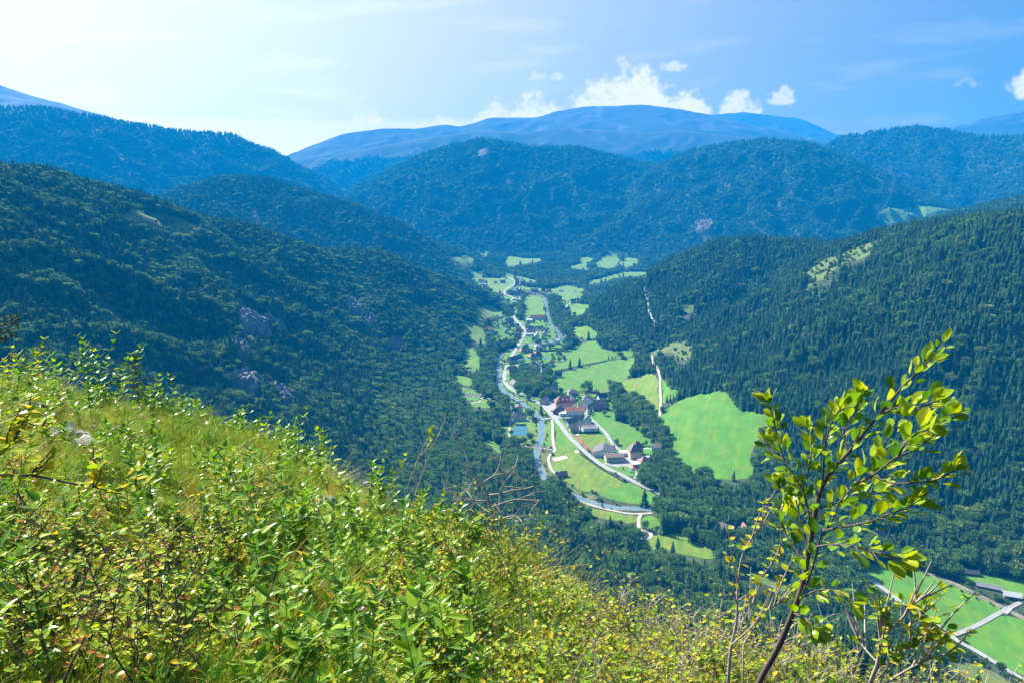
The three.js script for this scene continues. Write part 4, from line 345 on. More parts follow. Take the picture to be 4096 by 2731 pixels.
// the picture position of a point, to pick which trees show largest
const pick = (x, y, z) => { const c = Math.cos(0.206), s = Math.sin(0.206), yy = y - 380, f = -z * c - yy * s, u = -z * s + yy * c; return [2048 + 3186 * x / f, 1365.5 - 3186 * u / f]; };
const hideLine = [[-300, 1560], [700, 1600], [1000, 1720], [1300, 1860], [1800, 2050], [2100, 2120], [2300, 2260], [2600, 2460], [4400, 2660]];
const overForeground = (px, py) => { for (let i = 0; i + 1 < hideLine.length; i++) if (px >= hideLine[i][0] && px < hideLine[i + 1][0]) return py > lerp(hideLine[i][1], hideLine[i + 1][1], (px - hideLine[i][0]) / (hideLine[i + 1][0] - hideLine[i][0])) - 20; return true; };
const trees = { spruce: [], leafy: [] };
const houseSpots = HOUSES.map((h) => [h[0], h[1], Math.hypot(h[3], h[4]) / 2 + 1.5]);
{
  const R = rng(777), S = 5, open = openList, crags = cragLand;
  for (let gz = -60; gz > -7200; gz -= S) {
    const half = Math.min(3050, 0.70 * -gz + 70);
    for (let gx = -half; gx < half; gx += S) {
      const x = gx + (R() - 0.5) * S * 1.1, z = gz + (R() - 0.5) * S * 1.1, q = R(), kind = R(), sz = R(), D = Math.hypot(x, z);
      if (D < 250) continue;
      const sp = D < 1200 ? 5.2 : D < 2500 ? 6.2 : D < 3700 ? 8.2 : D < 5300 ? 10.5 : 15;
      if (q > (S / sp) * (S / sp)) continue;
      const y = groundY(x, z);
      if (hidden(x, z, y + 24)) continue;
      let zone = 0, leaf = 0;
      if (z > -4500) {
        const grove = inAny(groves, x, z), open1 = inAny(open, x, z);
        if (nearRibbon(x, z, 1.6)) continue;
        if (grove) { zone = 1; if (open1 && R() < 0.25) continue; }
        else if (open1) { const cl = ['clear_nose', 'clear_mid', 'clear_top', 'clear_ridge', 'scrub', 'clear_left'].some((k) => openLand[k].has(x, z)); if (!(cl && R() < (openLand.clear_ridge.has(x, z) || openLand.clear_top.has(x, z) ? 0.34 : 0.10))) continue; zone = 3; }
        else if (inAny(villageLand, x, z)) { if (R() > 0.085) continue; zone = 2; }
        if (zone && houseSpots.some((h) => Math.hypot(h[0] - x, h[1] - z) < h[2] + 2)) continue;
        if (!zone && z > -2700 && Math.abs(x) < 450 && houseSpots.some((h) => Math.hypot(h[0] - x, h[1] - z) < h[2] + 3)) continue;
      }
      if (inAny(crags, x, z) && R() < 0.94) continue;
      const patch = fbm(x / 170 + 40, z / 170, 3);
      if (zone === 1) leaf = 0.8; else if (zone === 2) leaf = 0.86; else if (zone === 3) leaf = 0.7;
      else { leaf = 0.16 + 0.9 * clamp(patch); if (y < 30) leaf += 0.3; if (x < 0 && D < 2600) leaf += 0.16; if (x > 120 && y > 30 && D < 2600) leaf *= 0.55; if (D > 3200) leaf = 0.3 + patch * 0.9; }
      const nearHill = D < 760 && y > 4 && zone === 0;
      let h, kindName;
      if (kind < leaf) { kindName = 'leafy'; h = lerp(9, 17, sz) * (zone === 2 ? 0.62 : zone === 3 ? 0.5 : 1) * (zone === 1 ? 1.12 : 1); } else { kindName = 'spruce'; h = lerp(13, 25, sz) * (zone === 2 ? 0.62 : zone === 3 ? 0.5 : 1); }
      if (nearHill) h *= 0.62;
      if (z > -4500) { // forest edges keep clear of the fields and lanes behind them
        let blocked = 0;
        const over = (top) => { if (top > 250) return 0; let s = 1.016; while (s < 1.6 && 380 - (380 - top) * s > groundY(x * s, z * s)) s += 0.016; if (s >= 1.6) return 0; return inAny(open, x * s, z * s) || inAny(crags, x * s, z * s) ? (zone === 1 ? 0.55 : zone === 2 ? 0.5 : zone === 3 ? 0.1 : 0.985) : nearRibbon(x * s, z * s, 1) ? (zone ? 0.7 : 0.85) : 0; };
        blocked = Math.max(...(zone ? [1, 0.6] : [1, 0.8, 0.6, 0.4, 0.2]).map((f) => over(y + h * f))); if (R() < blocked) { h *= 0.3; if (kindName === 'spruce' && R() < 0.6) kindName = 'leafy'; if (!zone && Math.max(over(y + h), over(y + h * 0.5)) > 0.5 && R() < 0.88) continue; }
      }
      if (D > 3200) h *= 1.0 + clamp((D - 3200) / 4000) * 0.7;
      trees[kindName].push([x, y - 0.4, z, h, R(), zone, D, patch]);
    }
  }
}
{ // willows and alders along the water
  const R = rng(515);
  for (const [, pts] of Object.values(WATER)) for (const [x, z] of smoothLoop(pts, 5, false)) for (const s of [-1, 1]) if (R() < 0.34) { const a = R() * 6.283, bx = x + s * (7 + 2.5 * R()) + Math.cos(a), bz = z + Math.sin(a) * 4; if (nearRibbon(bx, bz, 0.3)) continue; trees.leafy.push([bx, groundY(bx, bz) - 0.5, bz, 2.2 + 3.6 * R() * R(), R(), 3, Math.hypot(bx, bz), 0.2]); }
}
const dummy = new THREE.Object3D(), tint = new THREE.Color();
function colourOf(kind, t) {
  const [, , , , r, zone, D, patch] = t;
  if (kind === 'spruce') { const k = 0.75 + 0.5 * r; return tint.setRGB(0.044 * k + 0.018 * clamp(patch + 0.2), 0.112 * k + 0.034 * clamp(patch + 0.2), 0.036 * k); }
  const k = 0.65 + 0.75 * r, y = r > 0.93 ? 1.4 : 1; return tint.setRGB(0.092 * k * y, 0.182 * k, 0.03 * k);
}
const place = (o, t, wide = 1) => { o.position.set(t[0], t[1], t[2]); o.rotation.y = t[4] * 40; const w = t[3] * (0.95 + 0.45 * ((t[4] * 7) % 1)) * wide; o.scale.set(w, t[3], w); o.rotation.z = (((t[4] * 13) % 1) - 0.5) * 0.06; };
const trunkG = treeGeo(...(() => { const T = [], C = []; trunkTris(T, C, 0.55, 0.016, [1, 1, 1]); return [T, C]; })());
const trunkMat = std([0.10, 0.072, 0.05]);
const crownG = { spruce: SPRUCE.map((s) => treeGeo(...s)), leafy: LEAFY.map((s) => treeGeo(...s)) };
const crownTone = { spruce: [0.8, 1, 1.25].map((k) => new THREE.MeshPhysicalMaterial({ color: RGB(0.047 * k, 0.115 * k, 0.036 * k), vertexColors: true, roughness: 1, transmission: 0.3, thickness: 0, specularIntensity: 0.3, side: THREE.DoubleSide })), leafy: [0.78, 1, 1.25].map((k) => new THREE.MeshPhysicalMaterial({ color: RGB(0.094 * k, 0.185 * k, 0.03 * k), vertexColors: true, roughness: 1, transmission: 0.3, thickness: 0, specularIntensity: 0.3, side: THREE.DoubleSide })) };
function standingTree(kind, t, label, group) {
  const g = new THREE.Group(), v = Math.floor(t[4] * 97) % 3;
  mesh(trunkG, trunkMat, 'trunk', g); mesh(crownG[kind][v], crownTone[kind][Math.floor(t[4] * 31) % 3], 'crown', g); place(g, t);
  return put(g, numbered(kind === 'spruce' ? 'spruce_tree' : 'broadleaf_tree'), label, 'tree', group);
}
// which find-able thing a tree or herb stands by
const LAND = [['pink mansion', 'pink mansion'], ['church', 'white church tower'], ['parish house', 'big brown hipped'], ['sports hall', 'big sports hall'], ['yellow house', 'tall pale yellow'], ['ochre inn', 'ochre inn'], ['black barn', 'long black roofed'], ['football shelter', 'wooden shelter'], ['long orange roof', 'very long building'], ['long grey building', 'long grey roofed building'], ['large red hipped house', 'large red hipped'], ['twin white roofs', 'left of its twin'], ['beige river house', 'beige house with brown gable'], ['pale blue gabled house', 'pale blue gabled'], ['dark farmhouse', 'big dark roofed farmhouse'], ['timber house', 'dark timber house'], ['upper hamlet farm', 'dark red farmhouse'], ['bank house', 'on the green bank'], ['transformer tower', 'transformer'], ['lower bridge shed', 'beside the lower bridge'], ['cross lane farm', 'left end of the cross lane'], ['red white house', 'bright red and white'], ['river shed', 'narrow timber stack'], ['bright red roof', 'farthest left in the village'], ['river hut', 'by the left river bank'], ['bathing cabin', 'red roofed bathing']].map(([n, s]) => { const h = HOUSES.find((q) => q[10].includes(s)); return [n, h[0], h[1]]; });
for (const [k, n] of [['east', 'big right meadow'], ['hay', 'hay meadow'], ['glade', 'yellow glade'], ['flood', 'lower right field'], ['west2', 'left valley meadow'], ['clear_nose', 'right forest clearing'], ['clear_mid', 'middle forest clearing'], ['mown', 'mown strip'], ['pond', 'pond'], ['grave_lawn', 'cemetery'], ['pasture', 'far pasture']]) { const a = openLand[k]; LAND.push([n, (a.x0 + a.x1) / 2, (a.z0 + a.z1) / 2]); }
cragLand.forEach((a, i) => LAND.push([['broad limestone face', 'small limestone face', 'limestone band', 'shaded rock wall', 'bright rock step', 'rock rib', 'earth scar', 'quarry', 'rock slide', 'scree patch'][i], (a.x0 + a.x1) / 2, (a.z0 + a.z1) / 2]));
function nearWhat(x, z, list) { let b = null, bd = 1e9; for (const l of list) { const d = Math.hypot(l[1] - x, l[2] - z); if (d < bd) { bd = d; b = l; } } const dx = x - b[1], dz = z - b[2], s = Math.abs(dx) > Math.abs(dz) * 0.6 ? (dx < 0 ? 'left of' : 'right of') : dz < 0 ? 'behind' : 'in front of'; return `${bd < 18 || list !== LAND ? '' : bd < 60 ? 'a little ' : bd < 160 ? 'well ' : 'far '}${s} the ${b[0]}`; }
const ZONE = { 1: ['in the groves around the village', 'trees in the groves round the village'], 2: ['in the gardens between the village houses', 'garden trees between the village houses'], 3: ['standing loose in a forest clearing', 'loose trees in the forest clearings'] };
for (const kind of ['spruce', 'leafy']) {
  const nm = kind === 'spruce' ? 'spruce' : 'broadleaf';
  for (const t of trees[kind]) { const [px, py] = pick(t[0], t[1] + t[3] * 0.6, t[2]); t[8] = px > 0 && px < 4096 && py > 0 && !overForeground(px, py) ? t[3] / t[6] * (t[5] ? 1.6 : 1) : 0; }
  trees[kind].sort((a, b) => b[8] - a[8]);
  for (const t of trees[kind].slice(0, 262)) {
    const z = ZONE[t[5]], side = t[1] < 26 ? ['in the wooded valley bottom', 'trees of the wooded valley bottom'] : t[6] < 800 && t[0] > -60 ? ['on the steep slope just below the viewpoint', 'trees on the slope below the viewpoint'] : t[0] < 60 ? ['on the dark forested slope left of the valley', 'trees of the left valley slope'] : ['on the dense forested slope right of the valley', 'trees of the right valley slope'];
    const w = z ?? side; const tone = ['dark', 'mid green', 'light green'][Math.floor(t[4] * 31) % 3], size = kind === 'spruce' ? (t[3] > 21 ? 'tall' : t[3] > 16 ? 'full grown' : t[3] > 11 ? 'medium' : 'small') : t[3] > 15 ? 'tall' : t[3] > 11 ? 'full' : t[3] > 7 ? 'medium' : 'bushy';
    standingTree(kind, t, `${size} ${tone} ${nm} ${nearWhat(t[0], t[2], LAND)}`, w[1] + ' (' + nm + ')');
  }
  const rest = trees[kind].slice(262);
  for (let v = 0; v < 3; v++) {
    const part = rest.filter((_, i) => i % 3 === v), im = new THREE.InstancedMesh((kind === 'spruce' ? spruceGeo : leafyGeo)[v], crownMat, part.length);
    part.forEach((t, i) => { place(dummy, t); dummy.updateMatrix(); im.setMatrixAt(i, dummy.matrix); im.setColorAt(i, colourOf(kind, t)); });
    put(im, numbered(kind === 'spruce' ? 'spruce_forest' : 'broadleaf_forest'), `dense ${kind === 'spruce' ? 'dark spruce' : 'green broadleaf'} forest covering the mountainsides`, 'forest', 'forest on the mountainsides', 'stuff');
  }
}
console.log('trees', trees.spruce.length, trees.leafy.length);
const WHERE = ['in front of the meadow below the church', 'beside the slender one at the meadow', 'behind the pink mansion', 'at the end of the meadow hedge', 'right of the dark hedge-end tree', 'beside the house with black roof', 'in the meadow behind the transformer tower', 'standing alone by the village lane', 'at the corner of the shade tinted house', 'in the roadside garden by the junction', 'left of the house with black roof', 'beside the lane above the sports hall', 'behind the tall pale yellow house', 'in the lawn right of the yellow house', 'just left of the round dark tree behind the yellow house', 'behind the brown roofed house on the bank', 'at the lower end of the hedgerow', 'on the turning circle island', 'on the road before the dark wood', 'behind the sports hall', 'beside the track at the pond', 'left of the pond track', 'left of the beige river house', 'between beige house and river', 'at the track corner by the low outbuilding', 'in front of the low outbuilding', 'on the lower lawn of the pond', 'right of the leaning tree at the pond', 'beside the concrete bridge', 'above the tiny white hut', 'behind the small white house with black roof', 'left of the tree behind the small white house', 'by the riverside parking', 'first of the row on the big meadow hedge', 'second of the row on the big meadow hedge', 'third of the row on the big meadow hedge', 'fourth of the row on the big meadow hedge', 'at the end of the row on the big meadow hedge', 'on the hedge line in the big meadow', 'at the corner of the hay meadow', 'left of the large round hay meadow tree', 'right of the large round hay meadow tree', 'last at the forest corner by the hay meadow', 'above the cemetery', 'at the edge of the big right meadow', 'of the spruce row in the big right meadow', 'of the spruce row in the big right meadow', 'of the spruce row in the big right meadow', 'of the spruce row in the big right meadow', 'of the spruce row in the big right meadow', 'at the left of the yellow glade', 'right of the slender one at the yellow glade', 'in the middle of the yellow glade edge', 'left of the great spruce at the glade', 'right of the great spruce at the glade', 'on the small corner meadow', 'left of the pair on the shaded lawn', 'right of the pair on the shaded lawn', 'of the riverside group, topmost', 'of the riverside group, second', 'of the riverside group, rightmost', 'of the riverside group, lowest'];
LONE.forEach(([x, z, kind, h, adj], i) => standingTree(kind, [x, groundY(x, z), z, h, (i * 0.377) % 1], `${adj} ${kind === 'spruce' ? 'spruce' : 'broadleaf tree'} ${WHERE[i]}`, 'single trees in the valley'));
// ---------- the village ----------
const WALL = { white: [0.80, 0.78, 0.74], cream: [0.66, 0.58, 0.40], grey: [0.46, 0.46, 0.45], brown: [0.20, 0.13, 0.085], timber: [0.13, 0.085, 0.055], pink: [0.60, 0.34, 0.28], teal: [0.66, 0.71, 0.72], ochre: [0.60, 0.36, 0.11] };  // pale blue walls: white plaster with blue shade put into the colour
const ROOF = { slate: [0.10, 0.105, 0.12], black: [0.030, 0.034, 0.042], lightgrey: [0.36, 0.35, 0.35], brown: [0.17, 0.125, 0.11], redbrown: [0.25, 0.085, 0.055], red: [0.46, 0.11, 0.07], orange: [0.56, 0.19, 0.085], white: [0.72, 0.72, 0.72] };
const plasterTex = tex(256, (u, v) => { const n = 0.92 + 0.07 * tile(u, v, 2, 60) + 0.06 * tile(u, v, 9, 61); return [n, n, n]; }); plasterTex.repeat.set(0.15, 0.15);
const roofTex = tex(256, (u, v) => { const n = 0.84 + 0.16 * tile(u, v, 2, 70) + 0.2 * tile(u, v, 8, 71) + 0.05 * Math.sin(v * 6.283 * 24); return [n, n, n]; }); roofTex.repeat.set(0.12, 0.12);
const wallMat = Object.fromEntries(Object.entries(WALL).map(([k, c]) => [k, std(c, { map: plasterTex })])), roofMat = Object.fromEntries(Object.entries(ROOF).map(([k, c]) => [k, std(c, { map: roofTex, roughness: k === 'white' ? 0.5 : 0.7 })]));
const glassMat = std([0.02, 0.025, 0.03], { roughness: 0.12 }), frameMat = std([0.7, 0.68, 0.64]), brickMat = std([0.30, 0.16, 0.12]), doorMat = std([0.14, 0.08, 0.05]), woodMat = std([0.22, 0.14, 0.08]), concreteMat = std([0.52, 0.51, 0.49]);
function boxG(w, h, d, x = 0, y = 0, z = 0, ry = 0, rz = 0) { const g = new THREE.BoxGeometry(w, h, d); if (rz) g.rotateZ(rz); if (ry) g.rotateY(ry); g.translate(x, y, z); return g; }
function tris(list) { // faces given as loops of corners
  const P = [], UV = [];
  for (const f of list) for (let i = 1; i + 1 < f.length; i++) for (const q of [f[0], f[i], f[i + 1]]) { P.push(...q); UV.push(q[0] + q[2], q[1] + q[2] * 0.5); }
  const g = new THREE.BufferGeometry(); g.setAttribute('position', new THREE.Float32BufferAttribute(P, 3)); g.setAttribute('uv', new THREE.Float32BufferAttribute(UV, 2)); g.computeVertexNormals(); return g;
}
function gableWalls(l, w, h, r) { const a = l / 2, b = w / 2, k = -1; return tris([[[-a, k, b], [a, k, b], [a, h, b], [-a, h, b]], [[a, k, -b], [-a, k, -b], [-a, h, -b], [a, h, -b]], [[a, k, b], [a, k, -b], [a, h, -b], [a, h + r, 0], [a, h, b]], [[-a, k, -b], [-a, k, b], [-a, h, b], [-a, h + r, 0], [-a, h, -b]]]); }
function slab(q, t) { // a roof plane with thickness: four corners, pushed up by t
  const n = new THREE.Vector3().subVectors(V(...q[1]), V(...q[0])).cross(new THREE.Vector3().subVectors(V(...q[q.length - 1]), V(...q[0]))).normalize().multiplyScalar(t), u = q.map((p) => [p[0] + n.x, p[1] + n.y, p[2] + n.z]);
  return [u, q.slice().reverse(), ...q.map((p, i) => { const j = (i + 1) % q.length; return [p, q[j], u[j], u[i]]; })];
}
function gableRoof(l, w, h, r, o = 0.8, t = 0.3) { const a = l / 2 + o, b = w / 2 + o, e = h - r * o / (w / 2); return tris([...slab([[-a, e, b], [a, e, b], [a, h + r + 0.02, 0], [-a, h + r + 0.02, 0]], t), ...slab([[a, e, -b], [-a, e, -b], [-a, h + r + 0.02, 0], [a, h + r + 0.02, 0]], t)]); }
function hipRoof(l, w, h, r, o = 0.8, t = 0.25, ridge = Math.max(0, l - w) / 2 + 0.4) { const a = l / 2 + o, b = w / 2 + o, e = h - 0.25; return tris([...slab([[-a, e, b], [a, e, b], [ridge, h + r, 0], [-ridge, h + r, 0]], t), ...slab([[a, e, -b], [-a, e, -b], [-ridge, h + r, 0], [ridge, h + r, 0]], t), ...slab([[a, e, b], [a, e, -b], [ridge, h + r, 0]], t), ...slab([[-a, e, -b], [-a, e, b], [-ridge, h + r, 0]], t)]); }
const winPane = new THREE.BoxGeometry(0.8, 1.1, 0.06), winFrame = new THREE.BoxGeometry(1.15, 1.45, 0.08);
function addWindow(parent, x, y, z, ry, s = 1) { const f = mesh(winFrame, frameMat, 'window', parent); f.position.set(x, y, z); f.rotation.y = ry; f.scale.set(s, s, 1); const p = mesh(winPane, glassMat, 'pane', f); p.position.z = 0.04; }
HOUSES.forEach(([x, z, type, l, w, h, r, deg, wc, rc, label], i) => {
  const g = new THREE.Group(), near = z > -1480, a = l / 2, b = w / 2, o = near ? 0.9 : 0.7;
  let y = Infinity; for (const [u, v] of [[0, 0], [a, 0], [-a, 0], [0, b], [0, -b]]) y = Math.min(y, groundY(x + u, z + v));
  g.position.set(x, y + 0.5, z); g.rotation.y = deg * Math.PI / 180; g.scale.setScalar(1.18);
  let roof;
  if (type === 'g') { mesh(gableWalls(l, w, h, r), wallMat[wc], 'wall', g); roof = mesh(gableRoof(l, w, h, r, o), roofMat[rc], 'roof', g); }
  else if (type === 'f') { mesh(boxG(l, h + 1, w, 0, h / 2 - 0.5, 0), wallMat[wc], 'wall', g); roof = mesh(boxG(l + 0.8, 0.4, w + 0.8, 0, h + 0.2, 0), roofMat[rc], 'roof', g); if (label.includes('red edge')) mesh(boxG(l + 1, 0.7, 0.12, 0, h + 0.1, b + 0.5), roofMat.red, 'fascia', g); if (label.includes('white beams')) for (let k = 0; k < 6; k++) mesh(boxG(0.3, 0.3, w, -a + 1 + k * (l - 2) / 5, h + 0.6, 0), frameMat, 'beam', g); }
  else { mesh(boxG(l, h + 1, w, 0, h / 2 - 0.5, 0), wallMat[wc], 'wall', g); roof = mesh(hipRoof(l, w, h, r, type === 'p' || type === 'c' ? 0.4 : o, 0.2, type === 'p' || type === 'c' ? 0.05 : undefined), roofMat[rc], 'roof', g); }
  if (type === 'm') for (const dx of [-8, -2.7, 2.7, 8]) for (const s of [1, -1]) { const d = mesh(gableWalls(3, 2.2, 2.2, 1.3).rotateY(Math.PI / 2), wallMat[wc], 'dormer', roof); d.position.set(dx, h + 1.6, s * 5); const dr = gableRoof(3.2, 2.2, 2.2, 1.3, 0.3, 0.15).rotateY(Math.PI / 2); mesh(dr, roofMat[rc], 'dormer_roof', roof).position.copy(d.position); }
  if (type === 'm') for (const s of [-1, 1]) { const t = mesh(gableWalls(5, 6, 0.5, 6).rotateY(Math.PI / 2), wallMat[wc], 'gable', roof); t.position.set(s * 9.4, h, 5.2); const tr = mesh(gableRoof(5.6, 6, 0.5, 6, 0.4, 0.2).rotateY(Math.PI / 2), roofMat[rc], 'gable_roof', roof); tr.position.copy(t.position); }
  if (type !== 'f' && type !== 'p' && type !== 'c' && r > 2.4) { const c = mesh(boxG(0.8, 2.2, 0.8), i % 2 ? brickMat : concreteMat, 'chimney', roof); c.position.set(l * (i % 3 - 1) * 0.2, h + r * 0.82 + 0.5, w * 0.1); }
  if (label.includes('skylight')) for (const s of label.includes('two') ? [-2, 2] : [0]) { const k = mesh(boxG(1.6, 0.14, 2), glassMat, 'skylight', roof); k.position.set(s, h + r * 0.5 + 0.45, b * 0.5); k.rotation.x = Math.atan2(r, b); }
  if (label.includes('balcony')) { const k = mesh(boxG(0.9, 1, w * 0.8, a + 0.45, h * 0.45, 0), woodMat, 'balcony', g); k.name = 'balcony'; const k2 = mesh(boxG(l * 0.8, 1, 0.9, 0, h * 0.45, b + 0.45), woodMat, 'balcony', g); }
  if (label.includes('window band')) mesh(boxG(l * 0.9, 1.3, 0.1, 0, h * 0.72, b + 0.06), glassMat, 'window_band', g);
  // windows on the two sides that face the valley head, and a door
  const back = Math.cos(deg * Math.PI / 180) < -0.2 ? -1 : 1, rows = type === 'c' ? 1 : Math.max(1, Math.floor(h / 2.7)), per = near ? 2.9 : 4.2;
  if (h >= 2.5 && w > 4) {
    const nL = Math.max(1, Math.floor((l - 1) / per)), nW = Math.max(1, Math.floor((w - 1) / per)), endS = Math.sin(deg * Math.PI / 180) > 0 ? -1 : 1;
    for (let q = 0; q < rows; q++) {
      const wy = type === 'c' ? h - 3 : 1.7 + q * 2.7;
      for (let k = 0; k < nL; k++) if (q || k !== 1) addWindow(g, -l / 2 + (k + 0.5) * l / nL, wy, back * (b + 0.03), back > 0 ? 0 : Math.PI);
      for (let k = 0; k < nW; k++) addWindow(g, endS * (a + 0.03), wy, -w / 2 + (k + 0.5) * w / nW, endS > 0 ? Math.PI / 2 : -Math.PI / 2);
    }
    if (type === 'g' && r >= 4 && near) addWindow(g, endS * (a + 0.03), h + r * 0.3, 0, endS > 0 ? Math.PI / 2 : -Math.PI / 2, 0.9);
    if (type !== 'c') mesh(boxG(1.1, 2.2, 0.1, -l / 2 + 1.5 * l / nL, 1.1, back * (b + 0.05)), doorMat, 'door', g);
  }
  if (type === 'c') mesh(new THREE.ConeGeometry(0.5, 5, 8).translate(0, h + r + 1.6, 0), roofMat.slate, 'spire', roof);
  put(g, numbered(type === 'c' ? 'church_tower' : /barn|shed|stable|workshop|shelter/.test(label) ? 'barn' : /hut|cabin/.test(label) ? 'hut' : 'house'), label, type === 'c' ? 'tower' : /barn|shed|stable|shelter/.test(label) ? 'barn' : /hut|cabin/.test(label) ? 'hut' : 'house', 'buildings in the valley');
});
// cars: lofted body, glazed cabin, four wheels
const carPaint = { red: std([0.55, 0.02, 0.03], { roughness: 0.3 }), dark: std([0.03, 0.032, 0.04], { roughness: 0.3 }), silver: std([0.55, 0.56, 0.58], { roughness: 0.3, metalness: 0.3 }), teal: std([0.05, 0.2, 0.45], { roughness: 0.3 }) }, rubber = std([0.02, 0.02, 0.02]), lampMat = std([0.8, 0.78, 0.7], { roughness: 0.2 });
const bodyG = (() => { const s = new THREE.Shape([[-2.1, 0.3], [2.1, 0.3], [2.15, 0.7], [1.2, 0.95], [-1.9, 0.98], [-2.15, 0.8]].map((p) => new THREE.Vector2(...p))); return new THREE.ExtrudeGeometry(s, { depth: 1.6, bevelEnabled: true, bevelSize: 0.06, bevelThickness: 0.06, bevelSegments: 1 }).translate(0, 0, -0.8); })();
const cabG = (() => { const s = new THREE.Shape([[-1.8, 0.96], [1.1, 0.96], [0.5, 1.48], [-1.3, 1.5]].map((p) => new THREE.Vector2(...p))); return new THREE.ExtrudeGeometry(s, { depth: 1.4, bevelEnabled: true, bevelSize: 0.05, bevelThickness: 0.05, bevelSegments: 1 }).translate(0, 0, -0.7); })();
const wheelG = new THREE.CylinderGeometry(0.32, 0.32, 0.22, 14).rotateX(Math.PI / 2), rimG = new THREE.CylinderGeometry(0.19, 0.19, 0.24, 10).rotateX(Math.PI / 2), carLampG = new THREE.BoxGeometry(0.08, 0.14, 0.34);
CARS.forEach(([x, z, c, deg, label]) => {
  const g = new THREE.Group(); mesh(bodyG, carPaint[c], 'body', g); mesh(cabG, glassMat, 'windows', g); mesh(boxG(1.75, 0.06, 1.42, -0.4, 1.57, 0), carPaint[c], 'roof', g);
  for (const [u, v] of [[1.3, 0.75], [1.3, -0.75], [-1.3, 0.75], [-1.3, -0.75]]) { const w = mesh(wheelG, rubber, 'wheel', g); w.position.set(u, 0.32, v); mesh(rimG, concreteMat, 'rim', w); }
  for (const s of [-0.55, 0.55]) mesh(carLampG, lampMat, 'headlight', g).position.set(2.17, 0.66, s);
  g.position.set(x, groundY(x, z) + 0.72, z); g.scale.setScalar(1.15); g.rotation.y = deg * Math.PI / 180; put(g, numbered('parked_car'), label, 'car', 'cars in the valley');
});
POLES.forEach(([x, z, k, where]) => {
  const g = new THREE.Group(), y = groundY(x, z);
  if (k === 'lamp') { mesh(new THREE.CylinderGeometry(0.07, 0.11, 8, 8).translate(0, 4, 0), concreteMat, 'pole', g); mesh(boxG(1.6, 0.09, 0.09, 0.8, 7.9, 0), concreteMat, 'arm', g); mesh(boxG(0.7, 0.14, 0.26, 1.7, 7.88, 0), frameMat, 'lamp_head', g); }
  else { mesh(new THREE.CylinderGeometry(0.11, 0.17, 10, 8).translate(0, 5, 0), woodMat, 'pole', g); mesh(boxG(2, 0.14, 0.14, 0, 9.4, 0), woodMat, 'crossarm', g); for (const s of [-0.9, 0, 0.9]) mesh(new THREE.CylinderGeometry(0.06, 0.08, 0.3, 6).translate(s, 9.62, 0), frameMat, 'insulator', g); }
  g.position.set(x, y, z); g.rotation.y = 0.6; put(g, numbered(k === 'lamp' ? 'street_lamp' : 'power_pole'), (k === 'lamp' ? 'grey street lamp ' : 'wooden power pole ') + where, k === 'lamp' ? 'street lamp' : 'pole', k === 'lamp' ? 'street lamps on the main road' : 'power poles in the fields');
});
// goals, bridges, jetty and other fittings
const spot = (k) => SPOTS.filter((s) => s[2] === k);
const whitePaint = std([0.8, 0.8, 0.8], { roughness: 0.5 });
spot('goal').forEach(([x, z], i) => {
  const g = new THREE.Group(); for (const s of [-3.66, 3.66]) { mesh(boxG(0.16, 2.44, 0.16, s, 1.22, 0), whitePaint, 'post', g); mesh(boxG(0.1, 0.1, 2, s, 0.05, -1), whitePaint, 'ground_bar', g); mesh(new THREE.BoxGeometry(0.08, 3.1, 0.08).rotateX(0.68).translate(s, 1.2, -1), whitePaint, 'stay', g); }
  mesh(boxG(7.5, 0.16, 0.16, 0, 2.5, 0), whitePaint, 'crossbar', g);
  g.position.set(x, groundY(x, z) + 0.3, z); g.rotation.y = i ? 0.32 : 0.32 + Math.PI; put(g, numbered('football_goal'), i ? 'white football goal at the lower end of the pitch' : 'white football goal at the upper end of the pitch', 'goal', 'football goals');
});
function deckBridge(k, len, wid, ry, name, label, truss) {
  const [x, z] = spot(k)[0], g = new THREE.Group(), m = truss ? woodMat : concreteMat;
  mesh(boxG(len, 0.5, wid, 0, 1.15, 0), truss ? woodMat : roadMat, 'deck', g);
  for (const s of [-1, 1]) { mesh(boxG(len, 0.12, 0.12, 0, 2.4, s * wid / 2), truss ? m : whitePaint, 'handrail', g); for (let q = 0; q <= 8; q++) mesh(boxG(0.12, 1.1, 0.12, -len / 2 + q * len / 8, 1.9, s * wid / 2), m, 'baluster', g); if (!truss) mesh(boxG(1, 2.2, wid, s * len * 0.36, 0, 0), concreteMat, 'pier', g); }
  if (truss) for (const s of [-1, 1]) { const q = s * wid / 2 * 1.1; for (const d of [-1, 1]) { const b = new THREE.BoxGeometry(Math.hypot(len * 0.32, 5), 0.4, 0.4).rotateZ(-d * Math.atan2(5, len * 0.32)); b.translate(d * len * 0.16, 3.7, q); mesh(b, m, 'strut', g); } mesh(boxG(0.4, 5, 0.4, 0, 3.6, q), m, 'king_post', g); }
  g.position.set(x, groundY(x, z) - (k === 'footbridge' ? 0 : 0.75), z); g.rotation.y = ry; put(g, name, label, 'bridge');
}
deckBridge('truss', 34, 3.4, -0.12, 'timber_bridge', 'dark timber truss footbridge with a pointed king post over the river', true);
deckBridge('bridge', 30, 6, 0.28, 'concrete_bridge', 'white concrete road bridge beside the village junction', false);
deckBridge('footbridge', 24, 2.2, 0.5, 'footbridge', 'slim pale footbridge over the river below the church', false);
deckBridge('roadbridge', 26, 8, 1.15, 'road_bridge', 'grey bridge carrying the main road over the river bend', false);
deckBridge('lowbridge', 14, 4.8, 0.75, 'lane_bridge', 'pale lane bridge over the brook in the lower right fields', false);
